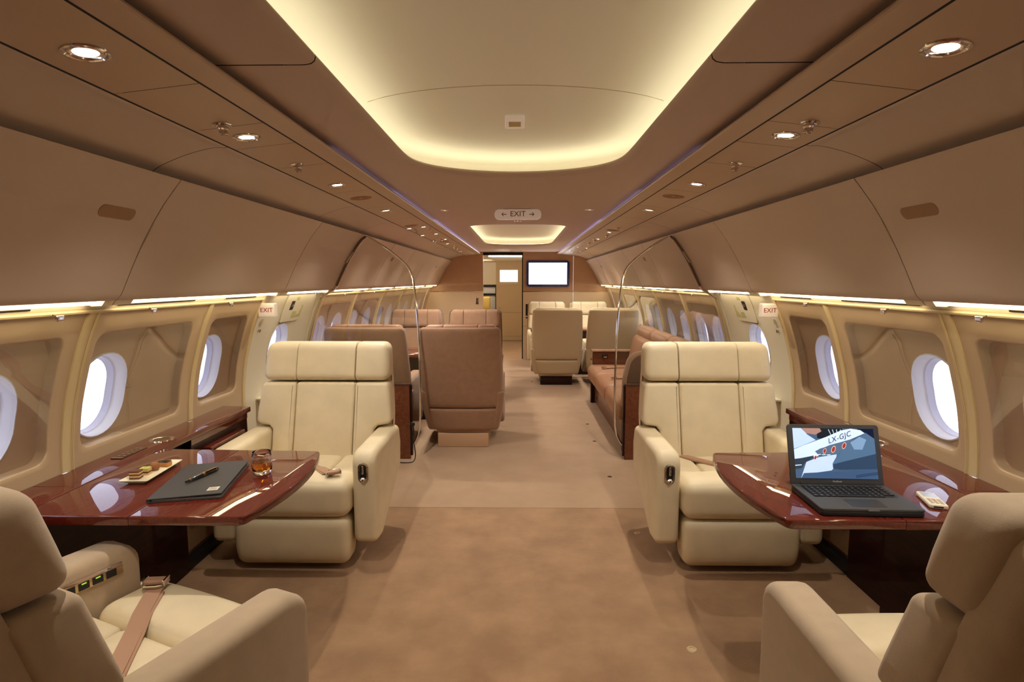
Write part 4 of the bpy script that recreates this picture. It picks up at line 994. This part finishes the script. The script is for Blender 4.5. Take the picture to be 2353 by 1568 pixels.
P('picture_nacelle', [(.50, .60), (.60, .42), (.76, .22), (.90, .08), (1, .20), (1, .55), (.80, .76), (.56, .82), (.46, .80), (.46, .70)], (70, 98, 130), 7)
P('picture_nacelle_light', [(.70, .28), (.82, .16), (.90, .22), (.84, .42), (.74, .42)], (110, 142, 176), 8)
P('picture_nacelle_low', [(.46, .72), (.60, .66), (1, .50), (1, .80), (.56, .82), (.46, .80)], (40, 60, 86), 8)
P('picture_floor', [(.06, 1), (.10, .90), (.50, .86), (1, .80), (1, 1)], (54, 78, 112), 7)
for k in range(3): P('picture_line', [(.73, .93+k*.02), (1, .86+k*.02), (1, .868+k*.02), (.73, .938+k*.02)], (24, 34, 50), 8)
P('picture_gleam', [(0, .74), (.08, .73), (.08, .745), (0, .76)], (190, 214, 240), 8)
rd = (140, 44, 40)
for (u, v, s_) in ((.375, .455, .9), (.485, .42, 1.15), (.62, .345, 1.1), (.255, .59, .75)):
    lo = [(u+.022*s_*math.cos(a*math.pi/8)+.012*s_*math.sin(a*math.pi/8), v-.06*s_*math.sin(a*math.pi/8)) for a in range(16)]
    li = [(u+.017*s_*math.cos(a*math.pi/8)+.010*s_*math.sin(a*math.pi/8), v-.05*s_*math.sin(a*math.pi/8)) for a in range(16)]
    P('picture_window', lo, (226, 190, 180), 9); P('picture_window', li, rd, 10)
for (u, v) in ((.20, .53), (.27, .525), (.33, .53), (.39, .53)): P('picture_gleam', [(u, v), (u+.05, v-.008), (u+.055, v+.004), (u+.02, v+.01)], (214, 236, 255), 11)
ctr = Vector(lid(sx0+(sx1-sx0)*.565, sy0+(sy1-sy0)*(1-.185), .003))
lb = Matrix.Translation(ctr) @ Matrix.Rotation(R(90)-la, 4, 'X') @ Matrix.Rotation(R(20), 4, 'Z')
text_mesh('LX-GJC', .025, .0001, 'picture_lettering', em('screen ink', (30, 40, 58), .6), scn, lb, shear=.35, space=1.12)
wm = Matrix.Translation(Vector(lid(0, .010, .0006))) @ Matrix.Rotation(R(90)-la, 4, 'X')
text_mesh('MacBook', .0085, .0001, 'word_mark', mat('word grey', (190, 190, 190), .4), ld, wm)
G().lathe([(.0001, .0), (.0022, .0)], 10, cap=False, fn=lambda a, b, c: lid(a, .205+b, .0004)).build('camera_dot', black_m, ld)
# small white handset
ph = thing('handset', 'small white handheld device with grey screen beside the laptop', 'phone', (1.421, 1.876, Z), R(-17))
wp = mat('handset white', (226, 216, 196), .35)
G().slab(rpoly([(-.0275, -.064), (.0275, -.064), (.0275, .064), (-.0275, .064)], .007), .001, .015, .004).build('body', wp, ph)
G().box(-.021, .021, .012, .054, .0150, .0154).build('screen', mat('handset screen', (168, 176, 186), .15), ph)
for i in range(3):
    for j in range(4): G().rbox((-.014+i*.014, -.012-j*.012, .0155), (.010, .007, .0016), .0006, 1, 1).build('button', mat('handset key', (176, 160, 130), .4), ph)
G().box(-.016, .012, -.0645, -.0636, .005, .010).build('port', black_m, ph)
